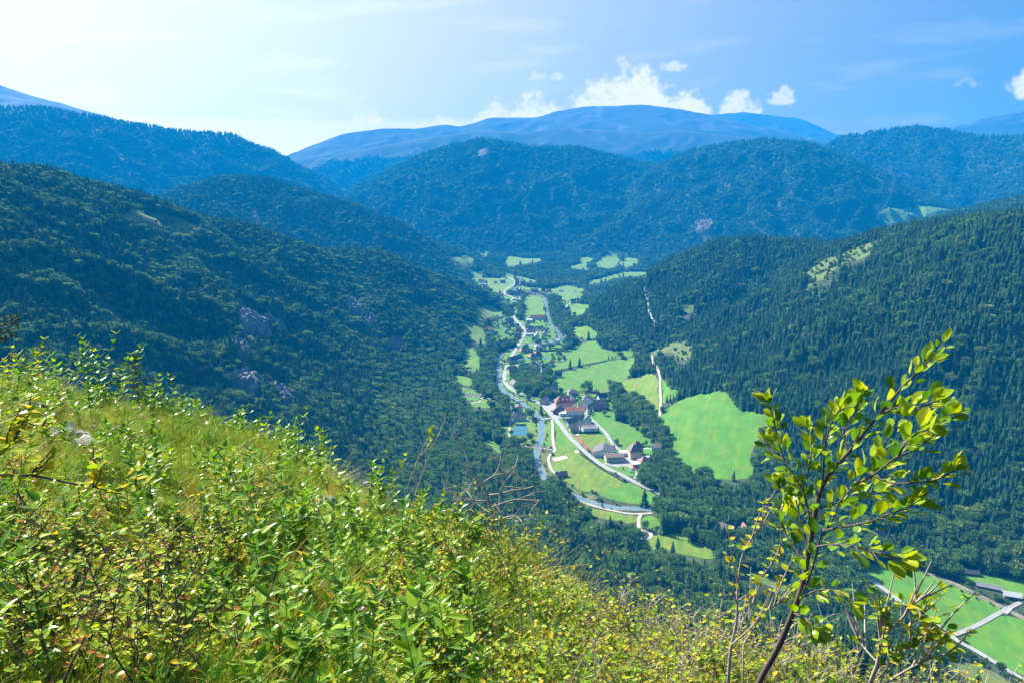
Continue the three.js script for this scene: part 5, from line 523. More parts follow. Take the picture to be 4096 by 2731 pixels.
{
  const [x, z] = spot('jetty')[0], g = new THREE.Group(); for (let k = 0; k < 9; k++) mesh(boxG(0.8, 0.12, 1.3, -4.5 + k * 0.9, 0.7, 0), woodMat, 'plank', g); mesh(boxG(2.6, 0.5, 2.6, 4.2, 0.55, 0), woodMat, 'platform', g); for (const s of [-3, 0, 3]) mesh(boxG(0.2, 1.4, 0.2, s, 0.1, 0.5), woodMat, 'post', g);
  g.position.set(x, groundY(x, z) + 0.25, z); g.scale.setScalar(1.3); put(g, 'jetty', 'small wooden jetty with a square platform in the pond', 'jetty');
  const [bx, bz] = spot('bench')[0], bg = new THREE.Group(); mesh(boxG(2, 0.08, 0.9, 0, 0.75, 0), woodMat, 'table_top', bg); for (const s of [-0.8, 0.8]) { mesh(boxG(2, 0.07, 0.3, 0, 0.45, s), woodMat, 'seat', bg); mesh(boxG(0.1, 0.75, 1.6, s, 0.37, 0), woodMat, 'leg', bg); } bg.position.set(bx, groundY(bx, bz) + 0.2, bz); bg.scale.setScalar(1.5); put(bg, 'picnic_table', 'wooden picnic table on the lawn below the pond', 'table');
  const [tx, tz] = spot('table')[0], tg = new THREE.Group(); mesh(boxG(4.5, 0.5, 3.2, 0, 0.9, 0), whitePaint, 'cover', tg); mesh(boxG(4, 0.6, 2.8, 0, 0.35, 0), concreteMat, 'frame', tg); tg.position.set(tx, groundY(tx, tz) + 0.3, tz); tg.rotation.y = 0.5; put(tg, 'landing_mat', 'white covered landing mat beside the red running track', 'mat');
  const [ux, uz] = spot('umbrella')[0], ug = new THREE.Group(); mesh(new THREE.CylinderGeometry(0.06, 0.06, 3, 8).translate(0, 1.5, 0), concreteMat, 'pole', ug); mesh(new THREE.ConeGeometry(2.2, 1, 10, 1, true).translate(0, 3, 0), std([0.03, 0.35, 0.62]), 'canopy', ug); ug.position.set(ux, groundY(ux, uz) + 0.8, uz); put(ug, 'parasol', 'bright blue parasol on the green turning circle island', 'parasol');
  const [px, pz] = spot('pool')[0], pg = new THREE.Group(); mesh(new THREE.CylinderGeometry(3.4, 3.4, 1.1, 18).scale(1.5, 1, 0.7).translate(0, 0.55, 0), std([0.03, 0.42, 0.75]), 'pool_wall', pg); mesh(new THREE.CylinderGeometry(3.2, 3.2, 0.1, 18).scale(1.5, 1, 0.7).translate(0, 1.1, 0), std([0.05, 0.5, 0.72], { roughness: 0.08 }), 'pool_water', pg); pg.position.set(px, groundY(px, pz) + 0.2, pz); pg.rotation.y = -0.5; put(pg, 'swimming_pool', 'bright blue garden pool on the shaded lawn', 'pool');
  const [gx, gz] = spot('glass')[0], cg = new THREE.Group(); const pan = mesh(boxG(11, 0.25, 6, 0, 3, 0), std([0.12, 0.16, 0.22], { roughness: 0.15 }), 'glass_roof', cg); pan.rotation.x = 0.2; for (let k = 0; k < 5; k++) mesh(boxG(0.14, 0.1, 6, -4.4 + k * 2.2, 3.18, 0), whitePaint, 'glazing_bar', pan); for (const [u, v] of [[-5, -2.5], [5, -2.5], [-5, 2.5], [5, 2.5]]) mesh(boxG(0.2, 3.2, 0.2, u, 1.5, v), concreteMat, 'post', cg); cg.position.set(gx, groundY(gx, gz) + 0.7, gz); cg.rotation.y = 0.5; put(cg, 'carport', 'carport with sloping blue glass roof beside the school', 'carport');
  const [qx, qz] = spot('graves')[0], R = rng(91), stone = [std([0.5, 0.49, 0.47]), std([0.30, 0.29, 0.29]), std([0.62, 0.6, 0.57])], bed = [std([0.09, 0.12, 0.04]), std([0.22, 0.16, 0.10])];
  const gs = new THREE.BoxGeometry(0.9, 1.1, 0.2).translate(0, 0.55, -1.1), kerbG = mergeGeometries([boxG(1.3, 0.25, 0.14, 0, 0.12, 1.2), boxG(0.14, 0.25, 2.3, -0.6, 0.12, 0), boxG(0.14, 0.25, 2.3, 0.6, 0.12, 0)]), bedG = boxG(1.1, 0.16, 2.2, 0, 0.1, 0);
  for (let r = 0; r < 7; r++) for (let c = 0; c < 11; c++) { if (r > 3 && c > 1 && c < 9) continue; const x2 = qx - 17 + c * 3.4 + r * 0.3, z2 = qz + 10 - r * 5.4; const gg = new THREE.Group(); mesh(gs, stone[(r + c) % 3], 'headstone', gg); mesh(kerbG, stone[Math.floor(R() * 3)], 'kerb', gg); mesh(bedG, bed[Math.floor(R() * 2)], 'bed', gg); gg.position.set(x2, groundY(x2, z2) + 0.3, z2); gg.scale.setScalar(1.5); gg.rotation.y = 0.1 + 0.1 * R(); put(gg, numbered('grave'), `grave with ${['light', 'dark', 'pale'][(r + c) % 3]} headstone, ${['front', 'second', 'third', 'fourth', 'fifth', 'sixth', 'rear'][r]} cemetery row, ${['leftmost', 'second', 'third', 'fourth', 'fifth', 'sixth', 'seventh', 'eighth', 'ninth', 'tenth', 'rightmost'][c]} grave`, 'grave', 'graves in the cemetery'); }
}
// clipped hedges
function hedge(x0, z0, x1, z1, w, h, label) {
  const n = Math.ceil(Math.hypot(x1 - x0, z1 - z0) / 0.8), P = [], r = rng(n * 7 + 3), d = V(x1 - x0, 0, z1 - z0).normalize(), s = V(-d.z, 0, d.x);
  for (let i = 0; i < n * 14; i++) { const t = r(), u = r() * 2 - 1, v = r(), face = r() < 0.45, cx = lerp(x0, x1, t) + s.x * (face ? u : Math.sign(u)) * w / 2, cz = lerp(z0, z1, t) + s.z * (face ? u : Math.sign(u)) * w / 2, cy = (face ? 1 : v) * h; for (let k = 0; k < 3; k++) P.push(cx + (r() - 0.5) * 1.5, groundY(cx, cz) + cy + (r() - 0.5) * 1.0, cz + (r() - 0.5) * 1.5); }
  const core = boxG(Math.hypot(x1 - x0, z1 - z0), h, w, 0, h / 2, 0, Math.atan2(-(z1 - z0), x1 - x0)).translate((x0 + x1) / 2, groundY((x0 + x1) / 2, (z0 + z1) / 2), (z0 + z1) / 2).toNonIndexed(); core.deleteAttribute('uv'); core.deleteAttribute('normal');
  const leaf = new THREE.BufferGeometry(); leaf.setAttribute('position', new THREE.Float32BufferAttribute(P, 3)); const g = mergeGeometries([core, leaf]); g.computeVertexNormals();
  put(new THREE.Mesh(g, std([0.022, 0.052, 0.02], { roughness: 1 })), numbered('hedge'), label, 'hedge');
}
HEDGES.forEach((h) => hedge(...h));
// ---------- the ledge: places in metres from the eye ----------
const CREST = [[-6.34,-7.099],[-5.767,-8.653],[-4.982,-8.986],[-4.051,-9.166],[-2.995,-8.665],[-2.137,-8.068],[-1.64,-6.827],[-1.177,-6.385],[-0.495,-5.88],[0.004,-5.512],[0.426,-4.893],[0.685,-4.346],[0.929,-4.051],[1.324,-3.929],[1.853,-3.845],[2.919,-3.969],[4.093,-4.11]];
const WHITEBEAM = {lead:[[0.971,-1.95,-2.786],[1.025,-1.79,-2.766],[1.075,-1.596,-2.747],[1.099,-1.508,-2.759],[1.123,-1.38,-2.782],[1.134,-1.212,-2.777],[1.149,-1.12,-2.771],[1.174,-1.062,-2.761],[1.226,-0.991,-2.76],[1.281,-0.916,-2.768],[1.336,-0.849,-2.775],[1.392,-0.762,-2.77],[1.447,-0.693,-2.764],[1.49,-0.642,-2.764],[1.531,-0.586,-2.753]],second:[[1.082,-1.585,-2.745],[1.11,-1.436,-2.712],[1.118,-1.283,-2.676],[1.141,-1.206,-2.645],[1.144,-1.122,-2.61],[1.185,-1.047,-2.592],[1.214,-0.992,-2.579],[1.251,-0.924,-2.572],[1.295,-0.859,-2.595],[1.35,-0.81,-2.623]],left:[[1.124,-1.287,-2.781],[1.103,-1.167,-2.844],[1.052,-1.075,-2.916],[1.029,-0.993,-2.945],[1.013,-0.921,-2.951],[0.985,-0.851,-2.96]],left2:[[1.052,-1.075,-2.916],[1.027,-1.07,-2.978],[1.024,-1.041,-3.032]],mid:[[1.149,-1.111,-2.771],[1.126,-0.98,-2.727],[1.131,-0.91,-2.724],[1.159,-0.848,-2.745],[1.182,-0.822,-2.757]],mid2:[[1.226,-0.991,-2.76],[1.23,-0.925,-2.824],[1.269,-0.856,-2.829],[1.29,-0.799,-2.841]],right1:[[1.185,-1.047,-2.592],[1.218,-0.978,-2.521],[1.269,-0.912,-2.496],[1.319,-0.872,-2.47],[1.36,-0.833,-2.47],[1.399,-0.79,-2.483],[1.427,-0.758,-2.479]],right2:[[1.214,-0.992,-2.579],[1.249,-0.995,-2.484],[1.299,-0.971,-2.424],[1.354,-0.948,-2.393],[1.395,-0.908,-2.37]],right3:[[1.123,-1.255,-2.674],[1.156,-1.18,-2.55],[1.197,-1.129,-2.476],[1.249,-1.089,-2.45],[1.294,-1.064,-2.438],[1.323,-1.046,-2.434]],right4:[[1.106,-1.321,-2.681],[1.114,-1.23,-2.514],[1.137,-1.187,-2.394],[1.163,-1.169,-2.325],[1.212,-1.164,-2.278]],low1:[[1.095,-1.553,-2.739],[1.112,-1.461,-2.624],[1.139,-1.421,-2.536],[1.175,-1.431,-2.486]],low2:[[1.069,-1.626,-2.749],[1.071,-1.589,-2.641],[1.089,-1.588,-2.579]],leftlow:[[1.108,-1.428,-2.766],[1.07,-1.378,-2.856],[1.058,-1.31,-2.914],[1.068,-1.241,-2.931],[1.055,-1.19,-2.968]],right5:[[1.336,-0.849,-2.775],[1.351,-0.794,-2.678],[1.392,-0.781,-2.635],[1.429,-0.745,-2.592]],right6:[[1.275,-0.911,-2.493],[1.266,-0.846,-2.441],[1.292,-0.799,-2.416],[1.319,-0.783,-2.402]],inner:[[1.148,-1.21,-2.771],[1.258,-1.209,-2.833],[1.349,-1.187,-2.847],[1.411,-1.179,-2.872]],inner2:[[1.124,-1.387,-2.76],[1.14,-1.363,-2.904],[1.139,-1.296,-2.969],[1.124,-1.21,-2.996]],upl:[[1.103,-1.167,-2.844],[1.138,-1.091,-2.884],[1.159,-1.034,-2.929],[1.156,-0.968,-2.984]]};
const SPRIG = {a:[[0.963,-2.201,-3.156],[0.97,-2.055,-3.175],[0.995,-1.936,-3.199],[1.001,-1.82,-3.228],[1.007,-1.742,-3.247],[1.025,-1.64,-3.263],[1.067,-1.572,-3.281],[1.107,-1.495,-3.278],[1.12,-1.434,-3.284]],b:[[1.022,-2.187,-3.138],[1.03,-2.074,-3.188],[1.064,-1.943,-3.229],[1.095,-1.822,-3.272],[1.164,-1.715,-3.301],[1.206,-1.652,-3.286]],c:[[0.973,-2.032,-3.174],[1.036,-1.929,-3.133],[1.102,-1.805,-3.089],[1.152,-1.763,-3.071]]};
const ROUNDLEAF = {a:[[1.4,-1.936,-2.766],[1.414,-1.844,-2.759],[1.423,-1.758,-2.777],[1.428,-1.663,-2.797],[1.411,-1.626,-2.816]],b:[[1.428,-1.926,-2.752],[1.452,-1.806,-2.716],[1.492,-1.703,-2.66],[1.534,-1.66,-2.636],[1.581,-1.61,-2.609]],c:[[1.452,-1.806,-2.716],[1.489,-1.707,-2.742],[1.534,-1.648,-2.74],[1.57,-1.624,-2.731]],d:[[1.448,-1.919,-2.741],[1.468,-1.768,-2.616],[1.523,-1.685,-2.561],[1.564,-1.652,-2.525]],e:[[1.414,-1.844,-2.759],[1.385,-1.818,-2.84],[1.376,-1.789,-2.889]],f:[[1.423,-1.758,-2.777],[1.463,-1.654,-2.733],[1.503,-1.57,-2.711],[1.517,-1.538,-2.703]]};
const NEARTWIG = [[-0.995,-0.53,-1.378],[-0.956,-0.548,-1.405],[-0.922,-0.568,-1.452],[-0.885,-0.601,-1.498],[-0.854,-0.627,-1.539],[-0.828,-0.655,-1.576],[-0.789,-0.649,-1.618]];
const NEARTWIG2 = [[-0.988,-0.515,-1.383],[-0.964,-0.512,-1.425],[-0.96,-0.498,-1.463],[-0.954,-0.478,-1.503],[-0.935,-0.519,-1.538]];
const BUSHES = [[-5.812,-9.537,0.62],[-4.775,-8.922,0.62],[-4.401,-9.243,0.36],[-3.954,-9.021,0.36],[-3.825,-9.331,0.32],[-3.489,-9.471,0.38],[-2.923,-9.221,0.4],[-3.005,-8.575,0.3],[-5.615,-8.65,0.4],[-2.156,-7.962,0.45],[-2.543,-8.935,0.4]];
const LITTLE_SPRUCE = [-4.522,-9.282];
const TUFT = [-4.107,-7.585];
const ROCKS = [[-4.79,-7.542,0.22],[-4.072,-6.91,0.26],[-3.698,-6.519,0.26],[-5.008,-8.214,0.16],[-2.556,-5.231,0.14],[-2.619,-4.292,0.2],[-1.489,-6.031,0.2],[0.764,-4.314,0.19],[0.429,-5.472,0.16],[-1.518,-6.167,0.15],[0.746,-5.833,0.15]];
const FLOWERS = [[-3.971,-7.201,0.22],[-4.023,-8.011,0.2],[-3.982,-8.099,0.2],[-0.893,-5.861,0.25],[-0.788,-3.621,0.2],[-1.269,-6.339,0.25],[-0.843,-5.606,0.2]];
const DEAD = [-0.16,-5.85];
const WANDS = [[-0.95,-5.9,0.95],[-0.88,-5.95,1.05],[-1.1,-6.0,0.6],[-0.45,-5.9,0.6],[-0.6,-6.0,0.5]];
// ---------- the grassy ledge in front ----------
const EY = 380, crestPolar = CREST.map(([x, z]) => [Math.atan2(x, -z), Math.hypot(x, z)]);
function crestAt(az) {
  if (az <= crestPolar[0][0]) return lerp(crestPolar[0][1], 12, clamp((crestPolar[0][0] - az) / 0.8));
  for (let i = 0; i + 1 < crestPolar.length; i++) if (az < crestPolar[i + 1][0]) return lerp(crestPolar[i][1], crestPolar[i + 1][1], (az - crestPolar[i][0]) / (crestPolar[i + 1][0] - crestPolar[i][0]));
  return lerp(crestPolar[crestPolar.length - 1][1], 12, clamp((az - crestPolar[crestPolar.length - 1][0]) / 0.8));
}
function ledgeY(x, z) {
  const d = -z, over = Math.hypot(x, z) - crestAt(Math.atan2(x, -z)) - 0.15;
  let y = -1.65 - 0.214 * x - 0.2355 * d + 0.10 * n2(x * 0.55 + 4, z * 0.55) + 0.045 * n2b(x * 1.7, z * 1.7) + 0.02 * n2(x * 5, z * 5);
  if (d < 0) y += 0.12 * d * d * 0.2;
  if (over > 0) y -= over < 1 ? 0.9 * over * over : 0.9 + 1.8 * (over - 1);
  return EY + y;
}
{
  const x0 = -12, x1 = 11, z0 = -14, z1 = 11, s = 0.14, nx = Math.round((x1 - x0) / s) + 1, nz = Math.round((z1 - z0) / s) + 1, P = [], UV = [], I = [];
  for (let j = 0; j < nz; j++) for (let i = 0; i < nx; i++) { const x = x0 + i * s, z = z0 + j * s; P.push(x, ledgeY(x, z), z); UV.push(x, z); if (i + 1 < nx && j + 1 < nz) { const k = j * nx + i; I.push(k, k + nx, k + 1, k + 1, k + nx, k + nx + 1); } }
  const g = new THREE.BufferGeometry(); g.setAttribute('position', new THREE.Float32BufferAttribute(P, 3)); g.setAttribute('uv', new THREE.Float32BufferAttribute(UV, 2)); g.setIndex(I); g.computeVertexNormals();
  const t = tex(1024, (u, v) => { const a = tile(u, v, 2, 80), b = tile(u, v, 7, 81), c = tile(u, v, 26, 82), m = smooth(-0.2, 0.45, a + 0.5 * b); const f = 0.75 + 0.35 * c + 0.2 * b; return [lerp(0.22, 0.19, m) * f, lerp(0.16, 0.20, m) * f, lerp(0.09, 0.06, m) * f]; }); t.repeat.set(1 / 2.4, 1 / 2.4);
  put(new THREE.Mesh(g, new THREE.MeshStandardMaterial({ map: t, bumpMap: t, bumpScale: 0.03, roughness: 1 })), 'hillside_ground', null, null, null, 'structure');
}
const leafMat = (r, g, b, coat = 0.5, tr = 0.5) => new THREE.MeshPhysicalMaterial({ color: RGB(r, g, b), roughness: 0.95, transmission: tr, thickness: 0, clearcoat: coat * 0.5, clearcoatRoughness: 0.2, specularIntensity: 0.25, side: THREE.DoubleSide });
const GREEN = [leafMat(0.065, 0.18, 0.006), leafMat(0.125, 0.27, 0.006), leafMat(0.23, 0.37, 0.005), leafMat(0.36, 0.44, 0.004)], YELLOW = leafMat(0.58, 0.43, 0.006, 0.3), DEEP = leafMat(0.028, 0.10, 0.016), OLIVE = leafMat(0.30, 0.35, 0.006, 0.3), RUST = leafMat(0.40, 0.17, 0.03, 0.2);
const barkMat = std([0.115, 0.085, 0.065], { roughness: 0.8 }), greyBark = std([0.30, 0.26, 0.225], { roughness: 0.8 }), darkTwig = std([0.075, 0.055, 0.045]), stemMat = std([0.10, 0.13, 0.04]), dryMat = std([0.48, 0.39, 0.22]);
// a leaf along +x, upper face +y: width outline w(t), keel fold, arch, teeth and pleats
function leafGeo(n, w, fold, arch, teeth = 0, pleat = 0, twist = 0) {
  const P = [], I = [];
  for (let i = 0; i <= n; i++) {
    const t = i / n, y = arch * (t - t * t * 1.6), ww = w(t) * (1 + teeth * (i % 2 ? 1 : -1) * (t > 0.25 && t < 1 ? 1 : 0)), tw = twist * t, p = pleat * (i % 2 ? 1 : -1), f = fold * ww;
    for (const s of [-1, -0.5, 0, 0.5, 1]) { const a = Math.abs(s), yy = y + f * a + (a === 0.5 ? p : 0) - 0.25 * f * a * a; P.push(t - a * (teeth ? 0.04 : 0), yy * Math.cos(tw) + s * ww * Math.sin(tw) , s * ww * Math.cos(tw) - yy * Math.sin(tw)); }
    if (i < n) for (let k = 0; k < 4; k++) { const q = i * 5 + k; I.push(q, q + 1, q + 5, q + 1, q + 6, q + 5); }
  }
  const g = new THREE.BufferGeometry(); g.setAttribute('position', new THREE.Float32BufferAttribute(P, 3)); g.setIndex(I); g.computeVertexNormals(); return g;
}
const lance = (t) => 0.205 * Math.pow(Math.sin(Math.PI * Math.pow(t, 0.62)), 0.9) * (1 - 0.25 * t) + 0.004, obov = (t) => 0.30 * Math.pow(Math.sin(Math.PI * Math.pow(t, 1.12) * 0.97 + 0.04), 0.75) + 0.006, oval = (t) => 0.34 * Math.pow(Math.sin(Math.PI * t * 0.98 + 0.02), 0.7) + 0.006;
const LANCE = [leafGeo(7, lance, 0.35, 0.10), leafGeo(7, lance, 0.5, 0.02, 0, 0, 0.5), leafGeo(7, lance, 0.25, -0.22), leafGeo(7, lance, 0.45, -0.05, 0, 0, -0.5)], OBOV = [leafGeo(18, obov, 0.35, 0.10, 0.08, 0.014), leafGeo(18, obov, 0.5, -0.16, 0.08, 0.016, 0.4), leafGeo(18, obov, 0.25, 0.2, 0.08, 0.014, -0.4), leafGeo(18, obov, 0.6, 0.05, 0.08, 0.016, 0.2)], OVAL = [leafGeo(5, oval, 0.3, 0.06), leafGeo(5, oval, 0.4, -0.1)];
function tube(pts, r0, r1, sides = 5, per = 3) {
  const c = new THREE.CatmullRomCurve3(pts.map((p) => (p.isVector3 ? p : V(...p)))), n = Math.max(2, (pts.length - 1) * per), P = [], I = [], up = V(0.3, 0.2, 0.93), a = V(0, 0, 0), b = V(0, 0, 0);
  for (let i = 0; i <= n; i++) { const t = i / n, q = c.getPoint(t), d = c.getTangent(t), r = lerp(r0, r1, t); a.crossVectors(d, up).normalize(); b.crossVectors(d, a); for (let k = 0; k < sides; k++) { const w = k / sides * 6.283, x = Math.cos(w) * r, y = Math.sin(w) * r; P.push(q.x + a.x * x + b.x * y, q.y + a.y * x + b.y * y, q.z + a.z * x + b.z * y); if (i < n) { const s = i * sides + k, e = i * sides + (k + 1) % sides; I.push(s, e, s + sides, e, e + sides, s + sides); } } }
  const g = new THREE.BufferGeometry(); g.setAttribute('position', new THREE.Float32BufferAttribute(P, 3)); g.setIndex(I); g.computeVertexNormals(); return g;
}
const X = V(1, 0, 0), basis = new THREE.Matrix4(), ax = V(0, 0, 0), ay = V(0, 0, 0), az = V(0, 0, 0);
function aim(o, pos, dir, up, len, wide = 1) { ax.copy(dir).normalize(); az.crossVectors(ax, up).normalize(); ay.crossVectors(az, ax); basis.makeBasis(ax, ay, az); o.quaternion.setFromRotationMatrix(basis); o.position.copy(pos); o.scale.set(len, len, len * wide); return o; }
const UPV = V(0, 1, 0);
// swallow-wort: upright stems with pairs of long pointed leaves
function swallowWort(seed, stems, height, tones, pairs = 10, len = 0.082) {
  const r = rng(seed), g = new THREE.Group();
  for (let s = 0; s < stems; s++) {
    const a = r() * 6.283, lean = 0.10 + 0.30 * r(), h = height * (0.75 + 0.4 * r()), bx = (r() - 0.5) * 0.12 * Math.min(stems, 5), bz = (r() - 0.5) * 0.12 * Math.min(stems, 5), pts = [];
    for (let k = 0; k <= 4; k++) { const t = k / 4; pts.push(V(bx + Math.cos(a) * lean * h * t * t, h * t * (1 - 0.12 * t), bz + Math.sin(a) * lean * h * t * t)); }
    mesh(tube(pts, 0.0035, 0.0016, 4, 2), stemMat, 'stem', g);
    const c = new THREE.CatmullRomCurve3(pts); let turn = r() * 6.283;
    for (let k = 0; k < pairs; k++) {
      const t = 0.22 + 0.76 * k / (pairs - 1), p = c.getPoint(t); turn += 1.35 + 0.4 * r();
      for (const m of [0, Math.PI]) {
        if (r() < 0.05) continue;
        const w = turn + m + (r() - 0.5) * 0.5, e = lerp(0.05, 0.65, t) + (r() - 0.5) * 0.5, L = len * (0.72 + 0.5 * Math.sin(Math.PI * clamp(0.25 + t * 0.75))) * (0.8 + 0.35 * r());
        const o = mesh(LANCE[Math.floor(r() * 4)], tones[Math.floor(r() * tones.length)], 'leaf', g);
        aim(o, p, V(Math.cos(w) * Math.cos(e), Math.sin(e), Math.sin(w) * Math.cos(e)), V((r() - 0.5) * 0.5, 1, (r() - 0.5) * 0.5), L, 0.95 + 0.4 * r());
      }
    }
  }
  return g;
}
const [g0, g1, gg2, g3] = GREEN;
const WORT = [swallowWort(1, 2, 0.50, [g0, g1, g1, gg2]), swallowWort(2, 2, 0.42, [g0, g1, gg2]), swallowWort(3, 1, 0.55, [g0, g0, g1, gg2], 11), swallowWort(4, 2, 0.38, [g1, gg2, g3]), swallowWort(5, 1, 0.46, [g1, gg2, g3, g3, YELLOW], 10), swallowWort(6, 2, 0.46, [g0, g1, g1, g1])];
function setPlant(src, x, z, sc, turn, name, label, category, group, tilt = 0.12, sink = 0.02) { const o = src.clone(); o.position.set(x, ledgeY(x, z) - sink, z); o.rotation.set((turn * 7 % 1 - 0.5) * tilt, turn * 6.283, (turn * 13 % 1 - 0.5) * tilt - 0.08); o.scale.setScalar(sc); return put(o, numbered(name), label, category, group); }
const LEDGE = [['golden tussock', ...TUFT], ['dead shrub', ...DEAD], ['little spruce', ...LITTLE_SPRUCE], ['left brow boulder', ROCKS[0][0], ROCKS[0][1]], ['pointed rock', ROCKS[1][0], ROCKS[1][1]], ['limestone slab', ROCKS[5][0], ROCKS[5][1]], ['half buried rock', ROCKS[4][0], ROCKS[4][1]], ['white weathered rock', ROCKS[7][0], ROCKS[7][1]], ['rock at the drop', ROCKS[6][0], ROCKS[6][1]], ['violet flower', FLOWERS[3][0], FLOWERS[3][1]], ['lower middle flower', FLOWERS[4][0], FLOWERS[4][1]], ['leaning wands', WANDS[0][0], WANDS[0][1]], ['tall leafy shrub', WHITEBEAM.lead[0][0], WHITEBEAM.lead[0][2]], ['round leaved shrub', ROUNDLEAF.a[0][0], ROUNDLEAF.a[0][2]], ['brow bush', BUSHES[1][0], BUSHES[1][1]], ['overhanging branch', NEARTWIG[4][0], NEARTWIG[4][2]]];
const herbWords = (s, d) => (s > 1.08 ? 'tall' : s > 0.9 ? 'middling' : s > 0.7 ? 'short' : 'small') + (d > 6.5 ? ' far' : d > 4.6 ? '' : ' near');
const toPix = (x, z) => pick(x, ledgeY(x, z), z);
const inLedge = (x, z) => Math.hypot(x, z) < crestAt(Math.atan2(x, -z)) + 0.25;
{
  const R = rng(4242); let n = 0;
  // beds of swallow-wort: denser in the middle of the ledge, thinner on the grassy left
  for (let i = 0; i < 4000 && n < 330; i++) {
    const x = lerp(-6.6, 2.2, R()), z = -lerp(2.0, 9.4, R()), q = R(), t = R(), v = R(), s = R();
    const [px, py] = toPix(x, z); if (px < -120 || px > 3500 || py > 2960 || !inLedge(x, z)) continue;
    const bed = fbm(x * 0.5 + 7, z * 0.5 + 2, 2), want = (px < 1150 && py < 2060 ? 0.38 : px < 900 && py > 2250 ? 0.8 : px > 1900 ? 0.34 : 0.95) * smooth(-0.55, 0.25, bed);
    if (q > want) continue;
    setPlant(WORT[Math.floor(v * 6)], x, z, (0.72 + 0.5 * s) * (px > 1900 ? 0.62 : 1), t, 'swallow_wort', `${herbWords((0.72 + 0.5 * s) * (px > 1900 ? 0.62 : 1), -z)} ${['green double stemmed', 'dark double stemmed', 'deep green single stemmed', 'bright double stemmed', 'yellowing single stemmed', 'plain double stemmed'][Math.floor(v * 6)]} herb ${nearWhat(x, z, LEDGE)}`, 'plant', 'leafy herbs on the grassy ledge'); n++;
  }
  const BT = ['leafy bush nearest the pine at the far left brow', 'tall bright bush in the middle of the left brow', 'low glossy bush beside the little spruce', 'thin yellowing seedling on the brow', 'thin green seedling right of the yellowing one', 'compact dark bush standing alone on the brow', 'leafy herb rising before the dark gorge', 'small herb left of the brow notch', 'yellow green bush at the far left edge', 'leafy herb clump at the top of the drop', 'twin herb just behind the drop edge'];
  BUSHES.forEach(([x, z, h], i) => { const o = swallowWort(50 + i, i === 3 || i === 4 ? 2 : i < 2 ? 14 : 9, h * 1.65, i === 5 ? [DEEP, DEEP, g0] : i === 8 ? [g3, YELLOW, gg2] : [g0, g1, gg2, g1], i < 2 ? 9 : 7, i < 2 ? 0.10 : 0.09); o.position.set(x, ledgeY(x, z) - 0.04, z); put(o, numbered('bush'), BT[i], 'bush', 'bushes along the brow'); });
}
